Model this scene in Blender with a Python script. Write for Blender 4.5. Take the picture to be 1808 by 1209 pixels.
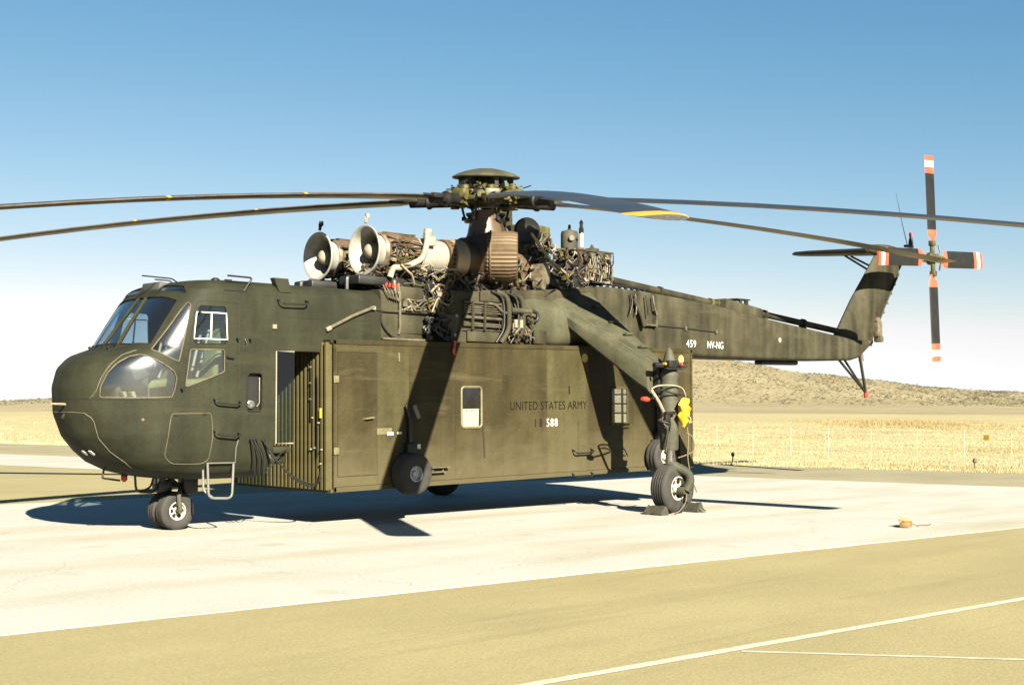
import bpy, bmesh, math, random
from mathutils import Vector, Matrix, Euler
from mathutils.bvhtree import BVHTree
import numpy as np

for o in list(bpy.data.objects):
    bpy.data.objects.remove(o, do_unlink=True)
scene = bpy.context.scene
COL = scene.collection
PI = math.pi
R = math.radians

# ------------------------------------------------------------------ camera
YAW, PITCH, ROLL, FPX = 0.7632, 0.047, 0.004, 2335.4
cam_pos = Vector((-9.267, -16.615, 1.7405))
fw = Vector((math.sin(YAW)*math.cos(PITCH), math.cos(YAW)*math.cos(PITCH), math.sin(PITCH)))
rt0 = fw.cross(Vector((0, 0, 1))).normalized()
up0 = rt0.cross(fw)
rt = rt0*math.cos(ROLL) + up0*math.sin(ROLL)
up = up0*math.cos(ROLL) - rt0*math.sin(ROLL)
cam = bpy.data.cameras.new('camera')
cam.sensor_fit = 'HORIZONTAL'
cam.sensor_width = 36.0
cam.lens = 36.0*FPX/1808.0
cam.clip_start = 0.1
cam.clip_end = 30000
cam_ob = bpy.data.objects.new('camera', cam)
cam_ob.matrix_world = Matrix(((rt.x, up.x, -fw.x, cam_pos.x), (rt.y, up.y, -fw.y, cam_pos.y),
                              (rt.z, up.z, -fw.z, cam_pos.z), (0, 0, 0, 1)))
COL.objects.link(cam_ob)
scene.camera = cam_ob
scene.render.resolution_x = 1024
scene.render.resolution_y = 684

# ------------------------------------------------------------------ light
TO_SUN = Vector((-0.60, -1.75, 1.0)).normalized()
sun = bpy.data.lights.new('sun', 'SUN')
sun.energy = 5.0
sun.angle = R(0.53)
sun.color = (1.0, 0.92, 0.74)
sun_ob = bpy.data.objects.new('sun', sun)
sun_ob.rotation_euler = TO_SUN.to_track_quat('Z', 'Y').to_euler()
sun_ob.location = (-20, -60, 40)
COL.objects.link(sun_ob)

world = bpy.data.worlds.new('World')
scene.world = world
world.use_nodes = True
wn = world.node_tree.nodes
wl = world.node_tree.links
bg = wn['Background']
sky = wn.new('ShaderNodeTexSky')
sky.sky_type = 'NISHITA'
sky.sun_disc = False
sky.sun_elevation = math.asin(TO_SUN.z)
sky.sun_rotation = math.atan2(TO_SUN.x, TO_SUN.y)
sky.altitude = 1500
sky.air_density = 1.0
sky.dust_density = 0.4
sky.ozone_density = 1.0
bg.inputs['Strength'].default_value = 0.05
# colour response of the print film: each channel of the sky through its own power curve
sep = wn.new('ShaderNodeSeparateColor'); com = wn.new('ShaderNodeCombineColor')
wl.new(sky.outputs['Color'], sep.inputs['Color'])
chan = {}
for ch, amp, pw in (('Red', 0.21, 1.43), ('Green', 0.45, 0.91), ('Blue', 0.665, 0.70)):
    p_ = wn.new('ShaderNodeMath'); p_.operation = 'POWER'; p_.inputs[1].default_value = pw
    m_ = wn.new('ShaderNodeMath'); m_.operation = 'MULTIPLY'; m_.inputs[1].default_value = amp
    wl.new(sep.outputs[ch], p_.inputs[0]); wl.new(p_.outputs[0], m_.inputs[0]); chan[ch] = m_
mn = wn.new('ShaderNodeMath'); mn.operation = 'MINIMUM'      # the horizon bleaches to white, not to red
wl.new(chan['Red'].outputs[0], mn.inputs[0]); wl.new(chan['Green'].outputs[0], mn.inputs[1]); wl.new(mn.outputs[0], com.inputs['Red'])
wl.new(chan['Green'].outputs[0], com.inputs['Green'])
mxb = wn.new('ShaderNodeMath'); mxb.operation = 'MAXIMUM'
wl.new(chan['Blue'].outputs[0], mxb.inputs[0]); wl.new(chan['Green'].outputs[0], mxb.inputs[1]); wl.new(mxb.outputs[0], com.inputs['Blue'])
wl.new(com.outputs['Color'], bg.inputs['Color'])

scene.view_settings.view_transform = 'Standard'
scene.view_settings.look = 'None'
scene.view_settings.exposure = 2.6
scene.view_settings.gamma = 1.0
scene.view_settings.use_curve_mapping = False

# ------------------------------------------------------------------ helpers
def link(o, parent=None):
    COL.objects.link(o)
    if parent is not None:
        o.parent = parent
    return o

def empty(name, loc=(0, 0, 0), rot=(0, 0, 0), parent=None):
    o = bpy.data.objects.new(name, None)
    o.empty_display_size = 0.3
    o.location = loc
    o.rotation_euler = rot
    return link(o, parent)

def tag(o, label=None, category=None, group=None, kind=None):
    if label: o['label'] = label
    if category: o['category'] = category
    if group: o['group'] = group
    if kind: o['kind'] = kind
    return o

def copy_tree(o, parent=None):
    c = o.copy()
    COL.objects.link(c)
    c.parent = parent
    for ch in list(o.children):
        copy_tree(ch, c)
    return c

def frame_from(d):
    d = Vector(d).normalized()
    a = Vector((0, 0, 1)) if abs(d.z) < 0.9 else Vector((1, 0, 0))
    u = d.cross(a).normalized()
    v = u.cross(d).normalized()
    return u, v, d

class MB:
    """collects geometry, builds ONE mesh object"""
    def __init__(s):
        s.v = []
        s.f = []
    def add(s, vs, fs):
        n = len(s.v)
        s.v += [tuple(p) for p in vs]
        s.f += [tuple(i+n for i in q) for q in fs]
        return s
    def box(s, c, size, rot=None, bevel=0.0):
        hx, hy, hz = size[0]/2, size[1]/2, size[2]/2
        m = Euler(rot).to_matrix() if rot else Matrix.Identity(3)
        c = Vector(c)
        if bevel <= 0:
            vs = [c + m @ Vector((x*hx, y*hy, z*hz)) for x in (-1, 1) for y in (-1, 1) for z in (-1, 1)]
            fs = [(0, 1, 3, 2), (4, 6, 7, 5), (0, 4, 5, 1), (2, 3, 7, 6), (0, 2, 6, 4), (1, 5, 7, 3)]
            return s.add(vs, fs)
        bm = bmesh.new()
        bmesh.ops.create_cube(bm, size=1.0)
        bmesh.ops.scale(bm, vec=size, verts=bm.verts)
        bmesh.ops.bevel(bm, geom=list(bm.edges), offset=min(bevel, min(size)*0.45), segments=2, affect='EDGES', profile=0.5)
        bm.verts.index_update()
        s.add([c + m @ v.co for v in bm.verts], [[v.index for v in f.verts] for f in bm.faces])
        bm.free()
        return s
    def tube(s, pts, r, n=8, caps=True, closed=False):
        pts = [Vector(p) for p in pts]
        k = len(pts)
        rs = r if isinstance(r, (list, tuple)) else [r]*k
        t0 = (pts[1]-pts[0]).normalized()
        u, v, _ = frame_from(t0)
        vs = []
        for i in range(k):
            if closed:
                t = (pts[(i+1) % k]-pts[i-1]).normalized()
            elif i == 0:
                t = t0
            elif i == k-1:
                t = (pts[i]-pts[i-1]).normalized()
            else:
                t = (pts[i+1]-pts[i-1]).normalized()
            u = (u - t*u.dot(t))
            if u.length < 1e-6: u, _, _ = frame_from(t)
            u.normalize()
            v = t.cross(u)
            for j in range(n):
                a = 2*PI*j/n
                vs.append(pts[i] + (u*math.cos(a)+v*math.sin(a))*rs[i])
        fs = []
        kk = k if closed else k-1
        for i in range(kk):
            for j in range(n):
                a, b = i*n+j, i*n+(j+1) % n
                i2 = (i+1) % k
                fs.append((a, b, i2*n+(j+1) % n, i2*n+j))
        if caps and not closed:
            fs.append(tuple(range(n-1, -1, -1)))
            fs.append(tuple(range((k-1)*n, k*n)))
        return s.add(vs, fs)
    def lathe(s, prof, org, axis, n=24, cap=True, ribs=0.0):
        """prof: list of (distance along axis, radius)"""
        u, v, d = frame_from(axis)
        o = Vector(org)
        vs, fs = [], []
        for (h, r) in prof:
            for j in range(n):
                a = 2*PI*j/n
                rr = r*(1-ribs*(j % 2))
                vs.append(o + d*h + (u*math.cos(a)+v*math.sin(a))*rr)
        for i in range(len(prof)-1):
            for j in range(n):
                fs.append((i*n+j, i*n+(j+1) % n, (i+1)*n+(j+1) % n, (i+1)*n+j))
        if cap:
            if prof[0][1] > 1e-4: fs.append(tuple(range(n-1, -1, -1)))
            if prof[-1][1] > 1e-4: fs.append(tuple(range((len(prof)-1)*n, len(prof)*n)))
        return s.add(vs, fs)
    def loft(s, secs, cap=True, closed=True):
        """secs: list of rings (equal counts)"""
        n = len(secs[0])
        vs = [p for q in secs for p in q]
        fs = []
        m = n if closed else n-1
        for i in range(len(secs)-1):
            for j in range(m):
                fs.append((i*n+j, i*n+(j+1) % n, (i+1)*n+(j+1) % n, (i+1)*n+j))
        if cap:
            fs.append(tuple(range(n-1, -1, -1)))
            fs.append(tuple(range((len(secs)-1)*n, len(secs)*n)))
        return s.add(vs, fs)
    def prism(s, poly, d0, d1):
        """poly: list of 3-D points; offset vectors d0,d1"""
        n = len(poly)
        vs = [Vector(p)+Vector(d0) for p in poly]+[Vector(p)+Vector(d1) for p in poly]
        fs = [tuple(range(n-1, -1, -1)), tuple(range(n, 2*n))]
        for i in range(n):
            fs.append((i, (i+1) % n, n+(i+1) % n, n+i))
        return s.add(vs, fs)
    def mesh(s, name, fix=True):
        me = bpy.data.meshes.new(name)
        me.from_pydata(s.v, [], s.f)
        if fix:
            bm = bmesh.new()
            bm.from_mesh(me)
            bmesh.ops.recalc_face_normals(bm, faces=bm.faces)
            bm.to_mesh(me)
            bm.free()
        return me
    def build(s, name, mat, parent=None, smooth=35, fix=True):
        me = s.mesh(name, fix)
        return mobj(name, me, mat, parent, smooth)

def mobj(name, me, mat, parent=None, smooth=35):
    if smooth:
        me.polygons.foreach_set('use_smooth', [True]*len(me.polygons))
        me.set_sharp_from_angle(angle=R(smooth))
    mats = mat if isinstance(mat, (list, tuple)) else [mat]
    if len(me.materials) == 0:
        for m in mats:
            me.materials.append(m)
    o = bpy.data.objects.new(name, me)
    return link(o, parent)

def round_poly(pts, r, seg=4):
    """round the corners of a 2-D polygon"""
    out = []
    n = len(pts)
    for i in range(n):
        p0, p1, p2 = Vector(pts[i-1]), Vector(pts[i]), Vector(pts[(i+1) % n])
        a = (p0-p1); b = (p2-p1)
        rr = min(r, a.length*0.45, b.length*0.45)
        s_, e_ = p1+a.normalized()*rr, p1+b.normalized()*rr
        for k in range(seg+1):
            t = k/seg
            out.append((s_*(1-t)**2+p1*2*t*(1-t)+e_*t*t))
    return out

def spline(pts, n=8):
    """Catmull-Rom through 3-D points"""
    P = [Vector(p) for p in pts]
    P = [P[0]*2-P[1]]+P+[P[-1]*2-P[-2]]
    out = []
    for i in range(1, len(P)-2):
        for k in range(n):
            t = k/n
            out.append(0.5*((2*P[i])+(P[i+1]-P[i-1])*t+(2*P[i-1]-5*P[i]+4*P[i+1]-P[i+2])*t*t+(3*P[i]-P[i-1]-3*P[i+1]+P[i+2])*t**3))
    out.append(P[-2])
    return out

# ------------------------------------------------------------------ cabin hull
TZ =  [0.70, 0.74, 0.82, 0.95, 1.10, 1.30, 1.60, 1.95, 2.20, 2.36, 2.44, 2.49, 2.80, 3.10, 3.28, 3.37, 3.43, 3.46]
TXF = [-0.05,-0.45,-0.80,-1.08,-1.26,-1.43,-1.555,-1.57,-1.49,-1.31,-1.07,-0.89,-0.68,-0.47,-0.33,-0.20,0.05,0.40]
TXB = [0.6, 0.35, 0.2, 0.1, 0.05, 0, 0, 0, 0, 0.0, 0.05, 0.1, 0.2, 0.3, 0.35, 0.45, .7, 1.0]
TN =  [2.2]*7+[2.3, 2.4, 2.5, 2.8]+[3.2]*7
TW =  [0.45, 0.74, 0.88, 0.97, 1.02, 1.06, 1.08, 1.08, 1.08, 1.08, 1.08, 1.08, 1.075, 1.065, 1.045, 0.98, .86, .55]
XR1, XR2, ZSTEP = 1.06, 2.90, 2.48

def cabin_grid():
    zs = list(np.concatenate([np.linspace(0.70, 0.95, 9), np.linspace(1.0, ZSTEP, 30), [ZSTEP+0.003],
                              np.linspace(2.52, 3.20, 14), np.linspace(3.24, 3.46, 14)]))
    rows = []
    for z in zs:
        xf, xb, e, w = (float(np.interp(z, TZ, T)) for T in (TXF, TXB, TN, TW))
        xr = XR1 if z <= ZSTEP+1e-6 else XR2
        row = []
        ns, nf = 10, 64
        for i in range(ns):
            row.append((xr+(xb-xr)*i/ns, w, z))
        for i in range(nf+1):
            t = PI/2-PI*i/nf
            x = xb-(xb-xf)*abs(math.cos(t))**(2/e)
            y = w*math.copysign(abs(math.sin(t))**(2/e), math.sin(t))
            row.append((x, y, z))
        for i in range(1, ns+1):
            row.append((xb+(xr-xb)*i/ns, -w, z))
        rows.append(row)
    return rows

def cabin_mesh():
    rows = cabin_grid()
    n = len(rows[0])
    m = MB()
    vs = [p for r in rows for p in r]
    fs = []
    for i in range(len(rows)-1):
        for j in range(n):
            fs.append((i*n+j, i*n+(j+1) % n, (i+1)*n+(j+1) % n, (i+1)*n+j))
    # floor and crown: strips across
    for base, rev in ((0, False), ((len(rows)-1)*n, True)):
        for j in range(n//2-0):
            a, b, c, d = base+j, base+j+1, base+n-2-j, base+n-1-j
            if b == c:
                fs.append((a, b, d) if not rev else (d, b, a)); break
            fs.append((a, b, c, d) if not rev else (d, c, b, a))
    m.add(vs, fs)
    me = m.mesh('cabin')
    bm = bmesh.new(); bm.from_mesh(me)
    bmesh.ops.remove_doubles(bm, verts=bm.verts, dist=1e-4)
    bmesh.ops.dissolve_degenerate(bm, edges=bm.edges, dist=1e-5)
    bmesh.ops.recalc_face_normals(bm, faces=bm.faces)
    bm.to_mesh(me); bm.free()
    return me

# ------------------------------------------------------------------ materials
def nodes_of(m):
    m.use_nodes = True
    nt = m.node_tree
    return nt, nt.nodes, nt.links, nt.nodes['Principled BSDF']

KA = 0.5      # overall reflectance level that goes with the exposure
def kc(c): return tuple(x*KA for x in c)

def paint(name, col, col2=None, rough=0.55, metal=0.0, scale=2.5, streak=0.0, bump=0.15, spec=0.35, fine=60.0, contrast=(0.35, 0.7), speck=None, wear=None, dust=None, ripple=0.0):
    """weathered surface: large patches, optional vertical streaks, fine grain"""
    m = bpy.data.materials.new(name)
    nt, N, L, b = nodes_of(m)
    tc = N.new('ShaderNodeTexCoord')
    col = kc(col); c2 = kc(col2) if col2 else tuple(min(1, c*1.45+0.002) for c in col)
    n1 = N.new('ShaderNodeTexNoise'); n1.inputs['Scale'].default_value = scale; n1.inputs['Detail'].default_value = 7; n1.inputs['Roughness'].default_value = 0.62
    L.new(tc.outputs['Object'], n1.inputs['Vector'])
    rmp = N.new('ShaderNodeValToRGB')
    rmp.color_ramp.elements[0].position, rmp.color_ramp.elements[1].position = contrast
    rmp.color_ramp.elements[0].color = (*col, 1); rmp.color_ramp.elements[1].color = (*c2, 1)
    L.new(n1.outputs['Fac'], rmp.inputs['Fac'])
    out = rmp.outputs['Color']
    if streak:
        mp = N.new('ShaderNodeMapping'); mp.inputs['Scale'].default_value = (2.2, 2.2, 0.22)
        L.new(tc.outputs['Object'], mp.inputs['Vector'])
        n2 = N.new('ShaderNodeTexNoise'); n2.inputs['Scale'].default_value = 1.5; n2.inputs['Detail'].default_value = 2.5
        L.new(mp.outputs['Vector'], n2.inputs['Vector'])
        r2 = N.new('ShaderNodeMapRange'); r2.inputs['From Min'].default_value = 0.35; r2.inputs['From Max'].default_value = 0.68
        r2.inputs['To Min'].default_value = 1-streak; r2.inputs['To Max'].default_value = 1+streak
        L.new(n2.outputs['Fac'], r2.inputs['Value'])
        mx = N.new('ShaderNodeVectorMath'); mx.operation = 'SCALE'
        L.new(out, mx.inputs[0]); L.new(r2.outputs['Result'], mx.inputs['Scale'])
        out = mx.outputs['Vector']
    n3 = N.new('ShaderNodeTexNoise'); n3.inputs['Scale'].default_value = fine; n3.inputs['Detail'].default_value = 3
    L.new(tc.outputs['Object'], n3.inputs['Vector'])
    r3 = N.new('ShaderNodeMapRange'); r3.inputs['To Min'].default_value = 0.82; r3.inputs['To Max'].default_value = 1.18
    r3.inputs['From Min'].default_value = 0.25; r3.inputs['From Max'].default_value = 0.75
    L.new(n3.outputs['Fac'], r3.inputs['Value'])
    mx2 = N.new('ShaderNodeVectorMath'); mx2.operation = 'SCALE'
    L.new(out, mx2.inputs[0]); L.new(r3.outputs['Result'], mx2.inputs['Scale'])
    out = mx2.outputs['Vector']
    if wear:      # rubbed scuffs with a lighter tone
        mpw = N.new('ShaderNodeMapping'); mpw.inputs['Rotation'].default_value = (0, R(38), 0); mpw.inputs['Scale'].default_value = (0.5, 0.5, 4.0)
        L.new(tc.outputs['Object'], mpw.inputs['Vector'])
        nw = N.new('ShaderNodeTexNoise'); nw.inputs['Scale'].default_value = 1.1; nw.inputs['Detail'].default_value = 8; nw.inputs['Roughness'].default_value = 0.68
        L.new(mpw.outputs['Vector'], nw.inputs['Vector'])
        rw = N.new('ShaderNodeMapRange'); rw.inputs['From Min'].default_value = 0.56; rw.inputs['From Max'].default_value = 0.72; rw.inputs['To Max'].default_value = wear[1]
        L.new(nw.outputs['Fac'], rw.inputs['Value'])
        mw = N.new('ShaderNodeMix'); mw.data_type = 'RGBA'
        L.new(rw.outputs['Result'], mw.inputs['Factor']); L.new(out, mw.inputs['A']); mw.inputs['B'].default_value = (*kc(wear[0]), 1)
        out = mw.outputs['Result']
    if dust:      # dry dust thrown up from the ground, with a ragged upper edge
        sx = N.new('ShaderNodeSeparateXYZ'); L.new(tc.outputs['Object'], sx.inputs[0])
        nd = N.new('ShaderNodeTexNoise'); nd.inputs['Scale'].default_value = 2.3; nd.inputs['Detail'].default_value = 8; nd.inputs['Roughness'].default_value = 0.7
        L.new(tc.outputs['Object'], nd.inputs['Vector'])
        md = N.new('ShaderNodeMath'); md.operation = 'MULTIPLY_ADD'; md.inputs[1].default_value = -1.3; L.new(nd.outputs['Fac'], md.inputs[0]); L.new(sx.outputs['Z'], md.inputs[2])
        rd = N.new('ShaderNodeMapRange'); rd.inputs['From Min'].default_value = 0.35; rd.inputs['From Max'].default_value = -0.6; rd.inputs['To Max'].default_value = dust[1]
        L.new(md.outputs[0], rd.inputs['Value'])
        mdx = N.new('ShaderNodeMix'); mdx.data_type = 'RGBA'
        L.new(rd.outputs['Result'], mdx.inputs['Factor']); L.new(out, mdx.inputs['A']); mdx.inputs['B'].default_value = (*kc(dust[0]), 1)
        out = mdx.outputs['Result']
    if speck:
        v = N.new('ShaderNodeTexVoronoi'); v.inputs['Scale'].default_value = speck[1]
        L.new(tc.outputs['Object'], v.inputs['Vector'])
        r4 = N.new('ShaderNodeMapRange'); r4.inputs['From Min'].default_value = 0.10; r4.inputs['From Max'].default_value = 0.06
        L.new(v.outputs['Distance'], r4.inputs['Value'])
        mm = N.new('ShaderNodeMix'); mm.data_type = 'RGBA'
        L.new(r4.outputs['Result'], mm.inputs['Factor']); L.new(out, mm.inputs['A']); mm.inputs['B'].default_value = (*speck[0], 1)
        out = mm.outputs['Result']
    L.new(out, b.inputs['Base Color'])
    rr = N.new('ShaderNodeMapRange'); rr.inputs['To Min'].default_value = max(0.05, rough-0.12); rr.inputs['To Max'].default_value = min(1, rough+0.12)
    L.new(n1.outputs['Fac'], rr.inputs['Value']); L.new(rr.outputs['Result'], b.inputs['Roughness'])
    b.inputs['Metallic'].default_value = metal
    b.inputs['Specular IOR Level'].default_value = spec
    if bump:
        bp = N.new('ShaderNodeBump'); bp.inputs['Strength'].default_value = bump; bp.inputs['Distance'].default_value = 0.01
        L.new(n3.outputs['Fac'], bp.inputs['Height']); L.new(bp.outputs['Normal'], b.inputs['Normal'])
        if ripple:      # sheet metal that is never quite flat
            nr = N.new('ShaderNodeTexNoise'); nr.inputs['Scale'].default_value = 2.6; nr.inputs['Detail'].default_value = 2
            L.new(tc.outputs['Object'], nr.inputs['Vector'])
            b2 = N.new('ShaderNodeBump'); b2.inputs['Strength'].default_value = ripple; b2.inputs['Distance'].default_value = 0.05
            L.new(nr.outputs['Fac'], b2.inputs['Height']); L.new(bp.outputs['Normal'], b2.inputs['Normal']); L.new(b2.outputs['Normal'], b.inputs['Normal'])
    return m

def glass(name, tint=(0.75, 0.82, 0.85), gloss=1.0, dirt=0.0, rough=0.04):
    m = bpy.data.materials.new(name)
    m.use_nodes = True
    nt = m.node_tree; N, L = nt.nodes, nt.links
    N.remove(N['Principled BSDF'])
    tr = N.new('ShaderNodeBsdfTransparent'); tr.inputs['Color'].default_value = (*tint, 1)
    gl = N.new('ShaderNodeBsdfGlossy'); gl.inputs['Roughness'].default_value = rough
    lw = N.new('ShaderNodeLayerWeight'); lw.inputs['Blend'].default_value = 0.5      # Schlick, same from both sides of the pane
    pw = N.new('ShaderNodeMath'); pw.operation = 'POWER'; pw.inputs[1].default_value = 5.0
    fr = N.new('ShaderNodeMath'); fr.operation = 'MULTIPLY_ADD'; fr.inputs[1].default_value = 0.95; fr.inputs[2].default_value = 0.045
    L.new(lw.outputs['Facing'], pw.inputs[0]); L.new(pw.outputs['Value'], fr.inputs[0])
    mx = N.new('ShaderNodeMixShader')
    ml = N.new('ShaderNodeMath'); ml.operation = 'MULTIPLY'; ml.inputs[1].default_value = gloss; ml.use_clamp = True
    L.new(fr.outputs['Value'], ml.inputs[0]); L.new(ml.outputs['Value'], mx.inputs['Fac'])
    L.new(tr.outputs['BSDF'], mx.inputs[1]); L.new(gl.outputs['BSDF'], mx.inputs[2])
    out = mx.outputs['Shader']
    if dirt:
        df = N.new('ShaderNodeBsdfDiffuse'); df.inputs['Color'].default_value = (0.25, 0.24, 0.21, 1)
        tc = N.new('ShaderNodeTexCoord')
        n = N.new('ShaderNodeTexNoise'); n.inputs['Scale'].default_value = 5; n.inputs['Detail'].default_value = 8
        L.new(tc.outputs['Object'], n.inputs['Vector'])
        mr = N.new('ShaderNodeMapRange'); mr.inputs['From Min'].default_value = 0.4; mr.inputs['From Max'].default_value = 0.75
        mr.inputs['To Min'].default_value = 0.01; mr.inputs['To Max'].default_value = dirt
        L.new(n.outputs['Fac'], mr.inputs['Value'])
        m2 = N.new('ShaderNodeMixShader')
        L.new(mr.outputs['Result'], m2.inputs['Fac']); L.new(out, m2.inputs[1]); L.new(df.outputs['BSDF'], m2.inputs[2])
        out = m2.outputs['Shader']
    L.new(out, N['Material Output'].inputs['Surface'])
    return m

MT = {}
MT['olive'] = paint('olive_drab_paint', (0.0218, 0.0236, 0.0132), (0.0305, 0.0313, 0.0180), 0.66, scale=2.2, streak=0.2, fine=45, spec=0.10, ripple=0.5, wear=((0.040, 0.037, 0.020), 0.6))
MT['olive_brown'] = paint('faded_brown_olive_paint', (0.0320, 0.0256, 0.0102), (0.052, 0.0418, 0.0178), 0.66, scale=1.3, streak=0.22, fine=40, spec=0.10, ripple=0.8, wear=((0.085, 0.074, 0.036), 0.7), dust=((0.095, 0.080, 0.043), 0.8))
MT['boom'] = paint('weathered_boom_paint', (0.034, 0.0318, 0.0182), (0.068, 0.061, 0.038), 0.66, scale=1.8, streak=0.38, fine=40, spec=0.10, ripple=0.5, wear=((0.075, 0.066, 0.042), 0.6))
MT['wing'] = paint('weathered_green_paint', (0.053, 0.055, 0.033), (0.092, 0.087, 0.054), 0.66, scale=2.2, streak=0.2, fine=35, spec=0.10, wear=((0.10, 0.09, 0.055), 0.6))
MT['dark'] = paint('black_paint', (0.006, 0.006, 0.006), (0.014, 0.013, 0.011), 0.5)
MT['blade'] = paint('rotor_blade_paint', (0.014, 0.014, 0.013), (0.030, 0.027, 0.022), 0.38, scale=1.2, fine=30, spec=0.5)
MT['spar'] = paint('worn_blade_leading_edge', (0.16, 0.125, 0.095), (0.25, 0.205, 0.165), 0.4, metal=0.4, scale=3)
MT['yellow'] = paint('yellow_tip_paint', (0.52, 0.27, 0.015), (0.62, 0.34, 0.022), 0.5)
MT['yellowcloth'] = paint('yellow_nylon', (0.62, 0.32, 0.006), (0.72, 0.40, 0.01), 0.7, scale=9)
MT['tire'] = paint('tyre_rubber', (0.020, 0.018, 0.015), (0.042, 0.038, 0.031), 0.8, scale=6)
MT['rim'] = paint('white_wheel_paint', (0.40, 0.36, 0.30), (0.62, 0.58, 0.50), 0.5, scale=7)
MT['rimsilver'] = paint('silver_wheel_paint', (0.36, 0.39, 0.42), (0.52, 0.55, 0.58), 0.4, scale=7)
MT['chrome'] = paint('chrome_piston', (0.6, 0.6, 0.6), (0.75, 0.75, 0.75), 0.18, metal=1.0, bump=0)
MT['greypaint'] = paint('grey_gear_paint', (0.050, 0.050, 0.036), (0.085, 0.082, 0.058), 0.65, scale=5, spec=0.12, streak=0.25)
MT['intake'] = paint('cream_intake_paint', (0.29, 0.28, 0.245), (0.43, 0.415, 0.37), 0.4, scale=6, spec=0.4)
MT['steel'] = paint('bare_engine_steel', (0.40, 0.375, 0.31), (0.54, 0.51, 0.43), 0.38, metal=0.35, scale=5)
MT['hotmetal'] = paint('heat_browned_metal', (0.055, 0.030, 0.017), (0.14, 0.082, 0.045), 0.42, metal=0.55, scale=3.5)
MT['bronze'] = paint('bronze_exhaust', (0.090, 0.057, 0.026), (0.150, 0.100, 0.048), 0.6, metal=0.25, scale=5)
MT['brownmast'] = paint('brown_gearbox_paint', (0.085, 0.052, 0.032), (0.13, 0.085, 0.055), 0.5, scale=4)
MT['engbody'] = paint('engine_casing', (0.10, 0.078, 0.05), (0.27, 0.22, 0.15), 0.45, metal=0.3, scale=9)
MT['hubgreen'] = paint('zinc_green_hub', (0.042, 0.038, 0.010), (0.13, 0.115, 0.034), 0.5, scale=9)
MT['pipe'] = paint('dull_pipe', (0.07, 0.062, 0.045), (0.16, 0.14, 0.10), 0.5, metal=0.3, scale=8)
MT['palepipe'] = paint('pale_pipe', (0.22, 0.185, 0.125), (0.34, 0.29, 0.205), 0.5, scale=8)
MT['rubber'] = paint('black_hose', (0.010, 0.010, 0.010), (0.022, 0.021, 0.018), 0.7, spec=0.15)
MT['seam'] = paint('tan_sealant', (0.075, 0.064, 0.036), (0.13, 0.11, 0.066), 0.7, scale=9)
MT['seamdark'] = paint('dark_panel_gap', (0.008, 0.008, 0.006), (0.012, 0.012, 0.009), 0.7)
MT['white'] = paint('white_stencil', (0.62, 0.62, 0.58), (0.8, 0.8, 0.76), 0.6, scale=12)
MT['whitepaint'] = paint('white_enamel', (0.70, 0.68, 0.62), (0.8, 0.79, 0.74), 0.5)
MT['black'] = paint('black_stencil', (0.012, 0.012, 0.011), (0.022, 0.020, 0.016), 0.7, scale=12)
MT['blackworn'] = paint('worn_black_stencil', (0.006, 0.0055, 0.004), (0.022, 0.018, 0.008), 0.8, scale=22, contrast=(0.45, 0.65), spec=0.05)
MT['red'] = paint('red_fabric', (0.42, 0.035, 0.018), (0.55, 0.06, 0.03), 0.6)
MT['orange'] = paint('red_orange_paint', (0.60, 0.075, 0.035), (0.72, 0.115, 0.06), 0.5)
MT['seat'] = paint('green_seat_fabric', (0.15, 0.17, 0.05), (0.24, 0.25, 0.09), 0.8, scale=6)
MT['interior'] = paint('cockpit_interior', (0.045, 0.047, 0.042), (0.075, 0.077, 0.068), 0.7)
MT['wood'] = paint('weathered_wood', (0.20, 0.11, 0.04), (0.36, 0.21, 0.08), 0.8, scale=8)
MT['canvas'] = paint('dusty_canvas', (0.030, 0.027, 0.016), (0.058, 0.052, 0.032), 0.85, scale=7)
MT['rope'] = paint('rope', (0.12, 0.10, 0.06), (0.20, 0.17, 0.10), 0.8)
MT['galv'] = paint('galvanised_steel', (0.38, 0.35, 0.24), (0.46, 0.43, 0.32), 0.6)
MT['glass'] = glass('canopy_glass', (0.76, 0.84, 0.88), 1.5, 0.012)
MT['dirtyglass'] = glass('dusty_plexiglass', (0.84, 0.88, 0.88), 2.2, 0.02, 0.17)
MT['podglass'] = glass('pod_window_glass', (0.7, 0.75, 0.77), 1.8, 0.03)


MT['pod_a'] = paint('pod_paint_yellowed', (0.0305, 0.0246, 0.0100), (0.049, 0.0398, 0.0174), 0.66, spec=0.1, ripple=0.8, scale=1.6, streak=0.22, fine=40, wear=((0.085, 0.074, 0.036), 0.6), dust=((0.095, 0.080, 0.043), 0.8))
MT['pod_b'] = paint('pod_paint_faded', (0.046, 0.040, 0.0162), (0.067, 0.0585, 0.0265), 0.66, spec=0.1, ripple=0.8, scale=1.4, streak=0.22, fine=40, wear=((0.095, 0.085, 0.040), 0.6), dust=((0.10, 0.085, 0.045), 0.8))
MT['podpale'] = paint('rubbed_pale_paint', (0.115, 0.098, 0.043), (0.18, 0.155, 0.075), 0.6, scale=8)
MT['podpale2'] = paint('worn_step', (0.07, 0.06, 0.035), (0.12, 0.105, 0.06), 0.6, scale=8)
MT['podyellow'] = paint('yellow_disc_paint', (0.50, 0.36, 0.09), (0.60, 0.45, 0.14), 0.6)
MT['yellowwood'] = paint('yellow_painted_board', (0.45, 0.25, 0.04), (0.6, 0.36, 0.08), 0.7, scale=12)
MT['edgelight'] = paint('edge_light_paint', (0.05, 0.04, 0.03), (0.10, 0.07, 0.05), 0.6)
MT['frametan'] = paint('cream_frame_paint', (0.24, 0.22, 0.17), (0.34, 0.32, 0.26), 0.5)
MT['greylamp'] = paint('lamp_reflector', (0.16, 0.16, 0.15), (0.28, 0.28, 0.26), 0.3, metal=0.5)
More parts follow.
